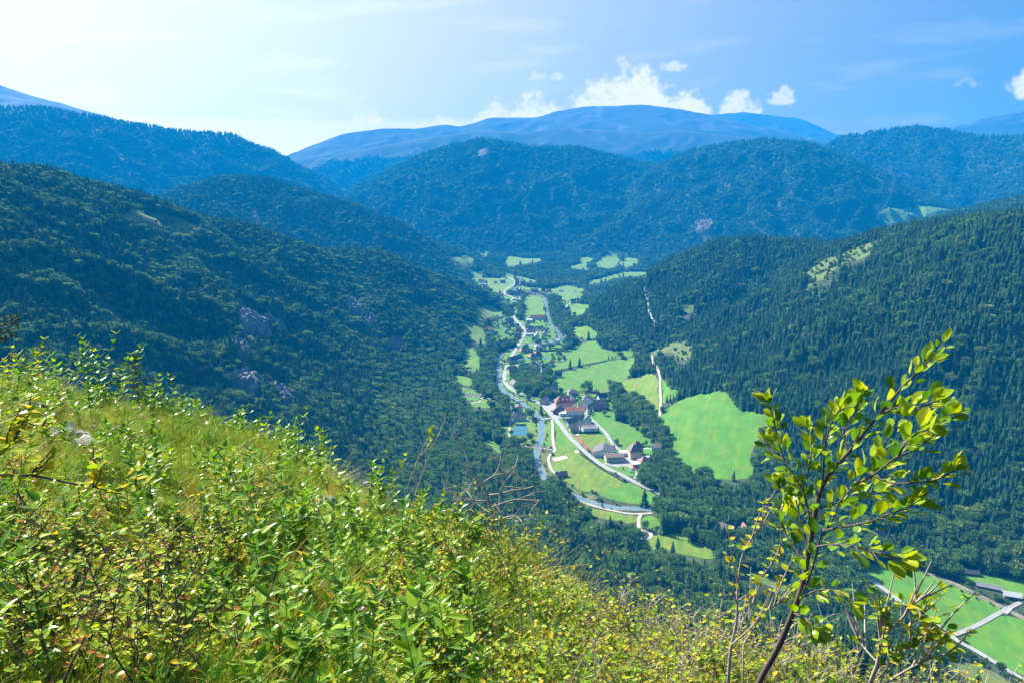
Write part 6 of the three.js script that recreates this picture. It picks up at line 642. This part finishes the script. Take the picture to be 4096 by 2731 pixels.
// instanced sward: grass tufts, small-leaved ground cover, litter
{
  const R = rng(99), P = [], blade = (bx, bz, a, h, lean, w) => { const c = Math.cos(a), s = Math.sin(a); let pl = null; for (let k = 0; k <= 3; k++) { const t = k / 3, o = lean * h * t * t, y = h * t * (1 - 0.25 * t * lean), ww = w * (1 - t * 0.9), L = [bx + c * o - s * ww, y, bz + s * o + c * ww], Rr = [bx + c * o + s * ww, y, bz + s * o - c * ww]; if (pl) P.push(...pl[0], ...pl[1], ...Rr, ...pl[0], ...Rr, ...L); pl = [L, Rr]; } };
  const geo = (f) => { P.length = 0; f(); const g = new THREE.BufferGeometry(); g.setAttribute('position', new THREE.Float32BufferAttribute(P.slice(), 3)); g.computeVertexNormals(); return g; };
  const tuft = geo(() => { for (let i = 0; i < 22; i++) blade((R() - 0.5) * 0.07, (R() - 0.5) * 0.07, R() * 6.283, 0.09 + 0.13 * R(), 0.3 + 0.9 * R(), 0.0018 + 0.0012 * R()); });
  const longTuft = geo(() => { for (let i = 0; i < 40; i++) blade((R() - 0.5) * 0.09, (R() - 0.5) * 0.09, R() * 6.283, 0.2 + 0.22 * R(), 0.7 + 1.0 * R(), 0.0018 + 0.001 * R()); });
  const cover = (() => { const L = []; for (let i = 0; i < 16; i++) { const o = new THREE.Object3D(), a = R() * 6.283, e = 0.2 + 0.8 * R(), rad = 0.06 * Math.sqrt(R()), y = 0.02 + 0.09 * R(); aim(o, V(Math.cos(a) * rad, y, Math.sin(a) * rad), V(Math.cos(a), e, Math.sin(a)), UPV, 0.014 + 0.036 * R() * R(), 1); o.updateMatrix(); L.push(OVAL[i % 2].clone().applyMatrix4(o.matrix)); } return mergeGeometries(L); })();
  const feather = geo(() => { for (let i = 0; i < 90; i++) { const a = R() * 6.283, y = 0.03 + 0.17 * R(), c = Math.cos(a), s = Math.sin(a), l = 0.03 + 0.03 * R(); P.push(c * 0.004, y, s * 0.004, c * l, y + l * 0.7, s * l, c * l * 0.5 - s * 0.004, y + l * 0.3, s * l * 0.5 + c * 0.004); } });
  const sprayMat = leafMat(1, 1, 1, 0.15, 0.4), coverMat = leafMat(1, 1, 1, 0.4, 0.42);
  const scatter = (geom, mat, N, name, label, cat, test, colour, size) => { const l = []; for (let i = 0; i < N * 6 && l.length < N; i++) { const x = lerp(-8, 6, R()), z = -lerp(1.2, 11, R()), k = R(); if (!inLedge(x, z)) continue; const [px, py] = toPix(x, z); if (px < -300 || px > 4400 || py > 3100) continue; if (k < test(px, py, x, z)) l.push([x, z, R(), R()]); } const im = new THREE.InstancedMesh(geom, mat, l.length); l.forEach(([x, z, a, b], i) => { dummy.position.set(x, ledgeY(x, z) - 0.01, z); dummy.rotation.set((a - 0.5) * 0.5, b * 40, (b - 0.5) * 0.5 - 0.12); const s = size(a, x, z); dummy.scale.set(s, s, s); dummy.updateMatrix(); im.setMatrixAt(i, dummy.matrix); im.setColorAt(i, colour(b, a, x, z)); }); put(im, name, label, cat, null, 'stuff'); };
  const grassTone = (b, a, x, z) => { const m = clamp(b + 0.35 * n2(x * 0.7, z * 0.7)); return m < 0.42 ? tint.setRGB(0.11 + 0.09 * a, 0.25 + 0.06 * a, 0.005) : m < 0.76 ? tint.setRGB(0.30, 0.34, 0.006) : tint.setRGB(0.52, 0.40, 0.09); };
  scatter(tuft, sprayMat, 5200, 'grass', 'short green and straw coloured grass on the ledge', 'grass', (px) => (px > 1500 ? 0.38 : 0.95), grassTone, (a) => 0.7 + 0.9 * a);
  scatter(longTuft, sprayMat, 700, 'grass_tussocks', 'longer arching grass on the open left of the ledge', 'grass', (px, py, x, z) => 0.25 + 0.6 * smooth(-0.1, 0.4, n2(x * 0.8 + 9, z * 0.8)), grassTone, (a) => 0.5 + 0.55 * a);
  scatter(cover, coverMat, 10500, 'ground_cover', 'small leaved ground cover between the herbs', 'ground cover', (px, py, x, z) => 0.3 + 0.7 * smooth(-0.4, 0.3, n2(x * 1.1, z * 1.1 + 5)), (b0, a, x, z, b = clamp(b0 + 0.45 * n2(x * 0.75 + 50, z * 0.75))) => (b < 0.46 ? tint.setRGB(0.085, 0.21, 0.008) : b < 0.78 ? tint.setRGB(0.30, 0.36, 0.006) : b < 0.93 ? tint.setRGB(0.55, 0.42, 0.006) : b < 0.98 ? tint.setRGB(0.30, 0.16, 0.05) : tint.setRGB(0.4, 0.12, 0.02)), (a) => 0.7 + 0.8 * a);
  scatter(feather, sprayMat, 2600, 'feathery_cover', 'fine feathery green cover on the ledge', 'ground cover', (px, py, x, z) => smooth(-0.1, 0.3, n2(x * 0.9 + 30, z * 0.9)), (b) => (b < 0.75 ? tint.setRGB(0.14, 0.30, 0.015) : tint.setRGB(0.34, 0.36, 0.02)), (a) => 0.7 + 0.8 * a);
  // the big golden tussock
  const tg = new THREE.Group(), [tx, tz] = TUFT; P.length = 0; for (let i = 0; i < 620; i++) { const q = R() * 6.283, rr = 0.30 * Math.sqrt(R()); blade(Math.cos(q) * rr, Math.sin(q) * rr * 0.6, q * 0.25 + 0.1 + R() * 0.9, 0.22 + 0.26 * R(), 0.9 + 1.1 * R(), 0.0022); }
  const bg = new THREE.BufferGeometry(); bg.setAttribute('position', new THREE.Float32BufferAttribute(P.slice(), 3)); bg.computeVertexNormals(); const bl = mesh(bg, leafMat(0.34, 0.38, 0.03, 0.15, 0.4), 'blades', tg); bl.userData.kind = 'stuff'; tg.position.set(tx, ledgeY(tx, tz), tz); put(tg, 'grass_tussock', 'big arching golden green grass tussock on the open left slope', 'grass');
  // dead straw stalks crossing the middle
  for (let i = 0; i < 26; i++) { const x = lerp(-4.5, 1.6, R()), z = -lerp(2.9, 6.5, R()); if (!inLedge(x, z)) continue; const a = R() * 6.283, h = 0.25 + 0.4 * R(), l = 0.2 + 0.7 * R(), g = new THREE.Group(); mesh(tube([V(0, 0, 0), V(Math.cos(a) * l * 0.3, h * 0.6, Math.sin(a) * l * 0.3), V(Math.cos(a) * l, h, Math.sin(a) * l)], 0.0022, 0.0012, 4, 3), dryMat, 'stalk', g); mesh(new THREE.SphereGeometry(0.006, 5, 4).scale(0.8, 3, 0.8).translate(Math.cos(a) * l, h, Math.sin(a) * l), dryMat, 'seed_head', g); g.position.set(x, ledgeY(x, z), z); put(g, numbered('dry_stalk'), 'dry straw coloured grass stalk among the herbs', 'stalk', 'dry stalks on the ledge'); }
}
// ---------- shrubs, rocks and flowers on the ledge ----------
const E3 = (p) => V(p[0], p[1] + EY, p[2]);
function shrubFrom(lines, r0, r1, mat, base, name, label, category) { // traced branches, each a part of its own
  const g = new THREE.Group(); g.position.copy(base); const curves = [];
  Object.entries(lines).forEach(([k, pts], i) => { const p = pts.map((q) => E3(q).sub(base)); const c = new THREE.CatmullRomCurve3(p); curves.push(c); const b = mesh(tube(p, i ? r1 * 2.2 : r0, r1, 6, 3), mat, i ? 'branch' : 'trunk', g); });
  put(g, name, label, category); return [g, curves];
}
{ // whitebeam
  const R = rng(314), foot = E3(WHITEBEAM.lead[0]), bx = foot.x - 0.16, bz = foot.z + 0.1, base = V(bx, ledgeY(bx, bz), bz);
  WHITEBEAM.lead.unshift([bx, base.y - EY - 0.05, bz], [bx + 0.07, lerp(base.y - EY, WHITEBEAM.lead[0][1], 0.5), bz - 0.04]);
  const [g, curves] = shrubFrom(WHITEBEAM, 0.0145, 0.0018, darkTwig, base, 'whitebeam_shrub', 'tall leafy shrub with serrated bright green leaves rising over the valley', 'shrub');
  const tones = [leafMat(0.06, 0.17, 0.008, 0.7), leafMat(0.13, 0.27, 0.008, 0.7), leafMat(0.24, 0.36, 0.006, 0.7), leafMat(0.38, 0.44, 0.006, 0.6)];
  let n = 0;
  curves.forEach((c, ci) => {
    const L = c.getLength(), from = ci === 0 ? 0.24 : ci === 1 ? 0.06 : 0.12, count = Math.round(L * (1 - from) * (ci < 2 ? 42 : 74)) + 4;
    for (let k = 0; k < count && n < 1200; k++, n++) {
      const t = from + (1 - from) * (k + 0.5) / count, p = c.getPoint(t), d = c.getTangent(t), side = k * 2.4 + R() * 0.8, a = V(0, 1, 0).cross(d).normalize(), b = new THREE.Vector3().crossVectors(d, a);
      const out = a.multiplyScalar(Math.cos(side)).add(b.multiplyScalar(Math.sin(side))).multiplyScalar(0.9).addScaledVector(d, 0.75 + 0.5 * t).add(V(0, 0.18, 0)).normalize(), twig = p.clone().addScaledVector(out, 0.012 + 0.03 * R());
      const leaf = aim(mesh(OBOV[Math.floor(R() * 4)], tones[Math.min(3, Math.floor(R() * 3.0 + t * 0.9))], 'leaf', g), twig, out, V((R() - 0.5) * 1.5, 1, (R() - 0.5) * 1.5), (0.031 + 0.042 * R() * (0.5 + 0.5 * R())) * (t > 0.93 ? 0.62 : 1), 0.95 + 0.25 * R());
      if (k % 4 === 0) mesh(tube([p, twig], 0.0022, 0.0014, 4, 1), barkMat, 'twig', g);
    }
    // short shoots that carry a rosette at the end
    if (ci) { const p = c.getPoint(1), d = c.getTangent(1); for (let k = 0; k < 4 && n < 1290; k++, n++) { const w = k * 1.6 + R(), a = V(0, 1, 0).cross(d).normalize(), b = new THREE.Vector3().crossVectors(d, a), out = a.multiplyScalar(Math.cos(w)).add(b.multiplyScalar(Math.sin(w))).multiplyScalar(0.7).addScaledVector(d, 0.9).normalize(); aim(mesh(OBOV[k % 3], tones[2 + (k % 2)], 'leaf', g), p, out, V(R() - 0.5, 1, R() - 0.5), 0.045 + 0.03 * R(), 1); } }
  });
  // the 300 largest leaves stay parts of their own; the small ones are joined, one part for each tone
  const all = g.children.filter((o) => o.name === 'leaf').sort((a, b) => b.scale.x - a.scale.x), small = new Map();
  for (const o of all.slice(300)) { o.updateMatrix(); if (!small.has(o.material)) small.set(o.material, []); small.get(o.material).push(o.geometry.clone().applyMatrix4(o.matrix)); g.remove(o); }
  for (const [m, list] of small) mesh(mergeGeometries(list), m, 'small_leaves', g).userData.kind = 'stuff';
}
function sprinkle(g, curves, R, per, tones, geos, size, from = 0.25, cap = 300) { let n = 0; for (const c of curves) { const L = c.getLength(), count = Math.round(L * per); for (let k = 0; k < count && n < cap; k++, n++) { const t = from + (1 - from) * Math.pow(R(), 0.7), p = c.getPoint(t), w = R() * 6.283; aim(mesh(geos[Math.floor(R() * geos.length)], tones[Math.floor(R() * tones.length)], 'leaf', g), p, V(Math.cos(w), (R() - 0.3) * 1.2, Math.sin(w)), V(R() - 0.5, 1, R() - 0.5), size * (0.7 + 0.6 * R()), 1); } } }
function withTwigs(lines, R, n, len) { const out = { ...lines }; let k = 0; for (const [name, pts] of Object.entries(lines)) for (let i = 0; i < n; i++) { const c = new THREE.CatmullRomCurve3(pts.map((p) => V(...p))), t = 0.3 + 0.65 * R(), p = c.getPoint(t), d = c.getTangent(t), q = d.clone().multiplyScalar(0.6).add(V(R() - 0.5, R() * 0.7, R() - 0.5)).normalize(), l = len * (0.5 + R()); out[name + i] = [p.toArray(), p.clone().addScaledVector(q, l * 0.5).add(V(0, 0.01, 0)).toArray(), p.clone().addScaledVector(q, l).add(V((R() - 0.5) * 0.03, 0.03, (R() - 0.5) * 0.03)).toArray()]; k++; } return out; }
const rooted = (lines) => { const f = Object.values(lines)[0][0], x = f[0], z = f[2]; Object.values(lines).forEach((l, i) => { if (i < 2) l.unshift([x + 0.02 * i, ledgeY(x, z) - EY - 0.03, z]); }); return V(x, ledgeY(x, z), z); };
{
  const R = rng(2718);
  let b = rooted(SPRIG), [g, c] = shrubFrom(withTwigs(SPRIG, R, 7, 0.16), 0.009, 0.0018, greyBark, b, 'bare_shrub', 'pale bare stemmed shrub with few yellow leaves left of the tall leafy shrub', 'shrub');
  sprinkle(g, c, R, 16, [g3, OLIVE, YELLOW, gg2], OVAL, 0.034, 0.35, 130);
  b = rooted(ROUNDLEAF); [g, c] = shrubFrom(withTwigs(ROUNDLEAF, R, 6, 0.14), 0.010, 0.002, greyBark, b, 'round_leaved_shrub', 'low grey twigged shrub with round green and orange leaves in the lower right', 'shrub');
  sprinkle(g, c, R, 36, [g1, g0, gg2, g3, OLIVE, YELLOW], OVAL, 0.036, 0.3, 240);
  const near = { a: NEARTWIG, b: NEARTWIG2 }; const nb = E3(NEARTWIG[0]); [g, c] = shrubFrom(withTwigs(near, R, 6, 0.035), 0.003, 0.001, darkTwig, nb, 'overhanging_branch', 'thin dark branch with yellow leaves reaching in from the left edge', 'branch');
  sprinkle(g, c, R, 150, [g3, YELLOW, OLIVE, gg2, OLIVE], OVAL, 0.022, 0.05, 300);
  { const stem = mesh(tube([V(0, 0, 0), V(-0.25, -0.5, 0.15), V(-0.5, ledgeY(nb.x - 0.5, nb.z + 0.2) - nb.y, 0.2)], 0.008, 0.012, 6, 3), darkTwig, 'stem', g); }
}
// twiggy undergrowth: fans of thin stems with tiny leaves
function twiggy(seed, h, stems, mat, tones, leafN, size, spread) {
  const r = rng(seed), g = new THREE.Group(), leaves = tones.map(() => []), o = new THREE.Object3D();
  for (let s = 0; s < stems; s++) {
    const a = r() * 6.283, e = spread * (0.3 + r()), hh = h * (0.55 + 0.6 * r()), bx = (r() - 0.5) * 0.25, bz = (r() - 0.5) * 0.25, p = []; for (let k = 0; k <= 4; k++) { const t = k / 4; p.push(V(bx + Math.cos(a) * e * hh * t + (r() - 0.5) * 0.05 * t, hh * t * (1 - 0.15 * t), bz + Math.sin(a) * e * hh * t + (r() - 0.5) * 0.05 * t)); }
    const parts = [tube(p, 0.0052, 0.0018, 4, 2)], c = new THREE.CatmullRomCurve3(p);
    for (let k = 0; k < 6; k++) { const t = 0.3 + 0.65 * r(), q = c.getPoint(t), w = r() * 6.283, l = hh * (0.15 + 0.2 * r()), q2 = q.clone().add(V(Math.cos(w) * l * 0.8, l * 0.7, Math.sin(w) * l * 0.8)); parts.push(tube([q, q.clone().lerp(q2, 0.5).add(V(0, 0.012, 0)), q2], 0.0022, 0.001, 3, 1)); for (let m = 0; m < leafN; m++) { const u = q.clone().lerp(q2, r()), f = r() * 6.283; aim(o, u, V(Math.cos(f), r() - 0.3, Math.sin(f)), V(r() - 0.5, 1, r() - 0.5), size * (0.6 + 0.8 * r()), 1); o.updateMatrix(); leaves[Math.floor(r() * tones.length)].push(OVAL[m % 2].clone().applyMatrix4(o.matrix)); } }
    mesh(mergeGeometries(parts), mat, 'stem', g);
  }
  leaves.forEach((l, i) => { if (l.length) mesh(mergeGeometries(l), tones[i], 'leaves', g).userData.kind = 'stuff'; });
  return g;
}
{
  const R = rng(606), TW = [twiggy(1, 0.62, 9, darkTwig, [g3, OLIVE, YELLOW, g1], 4, 0.028, 0.5), twiggy(2, 0.5, 8, darkTwig, [gg2, g3, OLIVE, RUST], 4, 0.028, 0.6), twiggy(3, 0.58, 11, barkMat, [g3, OLIVE, gg2, g1, YELLOW], 4, 0.03, 0.7), twiggy(4, 0.6, 12, greyBark, [OLIVE, YELLOW, g3], 2, 0.024, 0.55), twiggy(5, 0.42, 9, barkMat, [gg2, g1, g3, OLIVE], 5, 0.03, 0.7)];
  let n = 0, m = 0, q = 0;
  for (let i = 0; i < 3000 && n + m + q < 215; i++) {
    const x = lerp(-5, 3.4, R()), z = -lerp(2.0, 6.6, R()), v = R(), t = R(), s = 0.65 + 0.5 * R(), k = R(); if (!inLedge(x, z)) continue; const [px, py] = toPix(x, z); if (px < -200 || px > 4300 || py > 3000) continue;
    if (px < 950 && py > 2150 && n < 34) { setPlant(TW[Math.floor(v * 2)], x, z, s, t, 'twiggy_shrub', `${herbWords(s, -z)} dark twigged small leaved shrub ${nearWhat(x, z, LEDGE)}`, 'shrub', 'twiggy shrubs in the lower left'); n++; }
    else if (px > 1500 && px < 2650 && py > 2240 && m < 62) { setPlant(TW[v < 0.5 ? 2 : v < 0.75 ? 4 : 1], x, z, s * 0.85, t, 'tangled_shrub', `${herbWords(s, -z)} tangled brown yellow leaved shrub ${nearWhat(x, z, LEDGE)}`, 'shrub', 'tangled shrubs in the lower middle'); m++; }
    else if (px > 2450 && py > 2380 && q < 50) { setPlant(TW[v < 0.65 ? 3 : 2], x, z, s * 0.85, t, 'bare_twig_shrub', `${herbWords(s, -z)} bare grey twigged shrub ${nearWhat(x, z, LEDGE)}`, 'shrub', 'bare twig shrubs along the lower right'); q++; }
  }
}
{ // gnarled dead shrub
  const R = rng(1313), [x, z] = DEAD, g = new THREE.Group(), grow = (p, d, l, r, depth, parts) => { const pts = [p]; let q = p.clone(), dir = d.clone(); for (let k = 0; k < 4; k++) { dir.add(V((R() - 0.5) * 0.9, (R() - 0.45) * 0.5, (R() - 0.5) * 0.9)).normalize(); q = q.clone().addScaledVector(dir, l / 4); pts.push(q); } parts.push(tube(pts, r, r * 0.45, 5, 2)); if (depth) for (let k = 0; k < 3; k++) { const b = pts[1 + Math.floor(R() * 4)]; grow(b, dir.clone().multiplyScalar(0.4).add(V((R() - 0.5) * 2, R() * 0.9 - 0.15, (R() - 0.5) * 1.6)).normalize(), l * (0.5 + 0.25 * R()), r * 0.5, depth - 1, parts); } };
  const trunk = [V(0, -0.1, 0), V(0.02, 0.25, 0), V(-0.02, 0.5, 0.02), V(-0.08, 0.72, 0.02)], deadMat = std([0.27, 0.235, 0.20]); mesh(tube(trunk, 0.024, 0.004, 7, 3), deadMat, 'trunk', g);
  for (let k = 0; k < 8; k++) { const parts = []; const c = new THREE.CatmullRomCurve3(trunk).getPoint(0.35 + 0.08 * k); grow(c, V((k % 2 ? 1 : -1) * (0.8 + 0.3 * R()), 0.25 + 0.3 * R(), (R() - 0.5)).normalize(), 0.42, 0.008, 2, parts); mesh(mergeGeometries(parts), deadMat, 'branch', g); }
  g.position.set(x, ledgeY(x, z), z); g.scale.setScalar(0.98); put(g, 'dead_shrub', 'gnarled dead grey shrub with twisting bare branches on the brow', 'shrub');
  const WT = ['leaning wand with few leaves rising over the dark forest', 'longest thin wand beside the leaning one', 'short bare wand left of the leaning ones', 'thin wand just left of the dead shrub', 'short wand between the long ones and the dead shrub'];
  WANDS.forEach(([wx, wz, h], i) => { const w = new THREE.Group(), p = [V(0, 0, 0), V(0.10 * h, 0.35 * h, 0), V(0.22 * h, 0.7 * h, 0.02), V(0.36 * h, h, 0.02)]; mesh(tube(p, 0.006, 0.002, 5, 3), greyBark, 'stem', w); const c = new THREE.CatmullRomCurve3(p); for (let k = 0; k < 5; k++) { const a = c.getPoint(0.35 + 0.12 * k), b = a.clone().add(V((R() - 0.3) * 0.2, 0.12 + 0.1 * R(), (R() - 0.5) * 0.15)); mesh(tube([a, a.clone().lerp(b, 0.5).add(V(0.01, 0, 0)), b], 0.003, 0.001, 4, 1), greyBark, 'twig', w); if (k > 2) for (let m = 0; m < 3; m++) aim(mesh(OVAL[m % 2], [g3, OLIVE, gg2][m], 'leaf', w), b.clone().lerp(a, m * 0.25), V(R() - 0.5, 0.4, R() - 0.5), UPV, 0.04, 1); } w.position.set(wx, ledgeY(wx, wz), wz); put(w, numbered('bare_wand'), WT[i], 'shrub', 'bare wands on the brow'); });
}
{ // conifers on the brow
  const R = rng(55), needleMat = [leafMat(0.03, 0.075, 0.02, 0.1, 0.2), leafMat(0.055, 0.11, 0.02, 0.1, 0.2)];
  const needles = (n, l, w) => { const P = []; for (let i = 0; i < n; i++) { const a = R() * 6.283, e = R() * 1.9 - 0.5, d = V(Math.cos(a) * Math.cos(e), Math.sin(e), Math.sin(a) * Math.cos(e)), s = V(-d.z, 0.2, d.x).normalize().multiplyScalar(w); P.push(s.x, s.y, s.z, -s.x, -s.y, -s.z, d.x * l, d.y * l, d.z * l); } const g = new THREE.BufferGeometry(); g.setAttribute('position', new THREE.Float32BufferAttribute(P, 3)); g.computeVertexNormals(); return g; };
  const [x, z] = LITTLE_SPRUCE, s = new THREE.Group(); mesh(tube([V(0, 0, 0), V(0, 0.45, 0), V(0, 0.85, 0)], 0.012, 0.003, 5, 2), barkMat, 'trunk', s); const sg = needles(26, 0.02, 0.0013);
  for (let k = 0; k < 34; k++) { const t = k / 34, y = 0.1 + 0.72 * t, a = k * 2.4, l = 0.30 * (1 - t) + 0.04, b = [V(0, y, 0), V(Math.cos(a) * l * 0.5, y + 0.02, Math.sin(a) * l * 0.5), V(Math.cos(a) * l, y - 0.03, Math.sin(a) * l)], c = new THREE.CatmullRomCurve3(b), parts = []; for (let m = 0; m < 12; m++) parts.push(sg.clone().translate(...c.getPoint(m / 11).toArray())); const br = mesh(tube(b, 0.003, 0.001, 4, 1), barkMat, 'branch', s); mesh(mergeGeometries(parts), needleMat[k % 2], 'needles', br); }
  s.position.set(x, ledgeY(x, z), z); put(s, 'little_spruce', 'little dark spruce sapling on the left brow', 'tree');
  const p = new THREE.Group(), bx = -8.9, bz = -12.6, by = 380 - 4.6; const tp = [V(0, 0, 0), V(0.2, 1.0, 0), V(0.35, 1.9, 0.05), V(0.45, 2.3, 0)]; mesh(tube(tp, 0.07, 0.03, 7, 3), barkMat, 'trunk', p); const pg = needles(70, 0.075, 0.0022), c0 = new THREE.CatmullRomCurve3(tp);
  for (let k = 0; k < 14; k++) { const q = c0.getPoint(0.45 + 0.55 * k / 14), a = k * 2.1, l = 0.5 + 0.6 * R(), b = [q, q.clone().add(V(Math.cos(a) * l * 0.5, 0.03, Math.sin(a) * l * 0.5)), q.clone().add(V(Math.cos(a) * l, 0.12, Math.sin(a) * l))], c = new THREE.CatmullRomCurve3(b), parts = []; for (let m = 0; m < 16; m++) parts.push(pg.clone().translate(...c.getPoint(0.35 + 0.65 * m / 15).add(V((R() - 0.5) * 0.24, R() * 0.10, (R() - 0.5) * 0.24)).toArray())); const br = mesh(tube(b, 0.018, 0.006, 5, 2), barkMat, 'branch', p); mesh(mergeGeometries(parts), needleMat[k % 2], 'needles', br); }
  p.position.set(bx, by, bz); put(p, 'pine_tree', 'dark pine crown at the far left edge behind the brow', 'tree');
}
{ // limestone and flowers
  const R = rng(808), rt = tex(256, (u, v) => { const n = 0.78 + 0.22 * tile(u, v, 3, 90) + 0.2 * tile(u, v, 11, 91), d = smooth(0.15, 0.4, tile(u, v, 2, 95)); return [n * (1 - 0.35 * d), n * (1 - 0.33 * d), n * (1 - 0.36 * d)]; }); rt.repeat.set(2, 2); const rm = new THREE.MeshStandardMaterial({ color: RGB(0.46, 0.45, 0.43), map: rt, bumpMap: rt, bumpScale: 0.012, roughness: 0.95 });
  const RT = ['grey boulder by the left brow', 'pointed grey rock beside the golden tussock', 'flat pale rock below the pointed rock', 'small rock at the very brow', 'half buried rock under the herbs', 'long flat limestone slab on the left slope', 'pale rock at the edge of the drop', 'white weathered rock in the lower middle', 'pale rock in the tangled shrubs', 'small pale rock under the middle herbs', 'pale rock on the right brow'];
  ROCKS.forEach(([x, z, s], i) => { const g = new THREE.IcosahedronGeometry(1, 4), p = g.attributes.position, v = V(0, 0, 0); for (let k = 0; k < p.count; k++) { v.fromBufferAttribute(p, k); const f = 0.75 + 0.28 * n3(v.x * 1.2 + i * 9, v.y * 1.2, v.z * 1.2) + 0.14 * Math.abs(n3(v.x * 3, v.y * 3 + i, v.z * 3)) + 0.05 * n3(v.x * 9, v.y * 9, v.z * 9 + i); v.multiplyScalar(f); p.setXYZ(k, v.x * (i === 5 ? 1.5 : 1.1), v.y * (i === 5 ? 0.35 : 0.75), v.z * 0.9); } g.computeVertexNormals(); const m = new THREE.Mesh(g, rm); m.scale.setScalar(s); m.rotation.y = R() * 6; m.position.set(x, ledgeY(x, z) + s * 0.22, z); put(m, numbered('limestone_rock'), RT[i], 'rock', 'limestone rocks on the ledge'); });
  const petal = leafMat(0.55, 0.36, 0.6, 0.1, 0.3), FT = ['pale pink flower before the golden tussock', 'pink flower left of its twin on the slope', 'pink flower right of its twin on the slope', 'violet flower among the middle herbs', 'pink flower in the lower middle grass', 'pale flower in the upper herb bed', 'violet flower below the middle herbs'];
  FLOWERS.forEach(([x, z, h], i) => { const g = new THREE.Group(); mesh(tube([V(0, 0, 0), V(0.01, h * 0.5, 0), V(0.03, h, 0)], 0.002, 0.0013, 4, 2), stemMat, 'stem', g); for (let k = 0; k < 9; k++) { const a = k / 9 * 6.283; aim(mesh(OVAL[0], petal, 'petal', g), V(0.03, h, 0), V(Math.cos(a), 0.35, Math.sin(a)), UPV, 0.022, 1); } mesh(new THREE.SphereGeometry(0.008, 8, 6).translate(0.03, h + 0.004, 0), petal, 'disc', g); g.position.set(x, ledgeY(x, z), z); put(g, numbered('flower'), FT[i], 'flower', 'wild flowers on the ledge'); });
}
// things that would share a label are told apart by their order across the view
{
  const by = new Map(), nth = ['leftmost', 'second from left', 'third from left', 'fourth from left', 'fifth from left', 'sixth from left', 'seventh from left', 'eighth from left', 'ninth from left', 'tenth from left', 'eleventh from left', 'twelfth from left', 'thirteenth from left', 'fourteenth from left', 'fifteenth from left', 'sixteenth from left', 'seventeenth from left', 'eighteenth from left', 'nineteenth from left', 'twentieth from left', 'twenty first from left', 'twenty second from left', 'twenty third from left', 'twenty fourth from left', 'twenty fifth from left'];
  for (const o of scene.children) if (o.userData.label && o.userData.kind !== 'stuff') { if (!by.has(o.userData.label)) by.set(o.userData.label, []); by.get(o.userData.label).push(o); }
  for (const [label, list] of by) if (list.length > 1) { list.sort((a, b) => Math.atan2(a.position.x, -a.position.z) - Math.atan2(b.position.x, -b.position.z)); list.forEach((o, i) => { o.userData.label = `${label}, ${i === list.length - 1 ? 'rightmost' : nth[i] ?? `number ${i + 1} from left`}`; }); }
}
scene.traverse((o) => { if (o.isMesh) { o.castShadow = true; o.receiveShadow = true; } });
renderer.render(scene, camera);
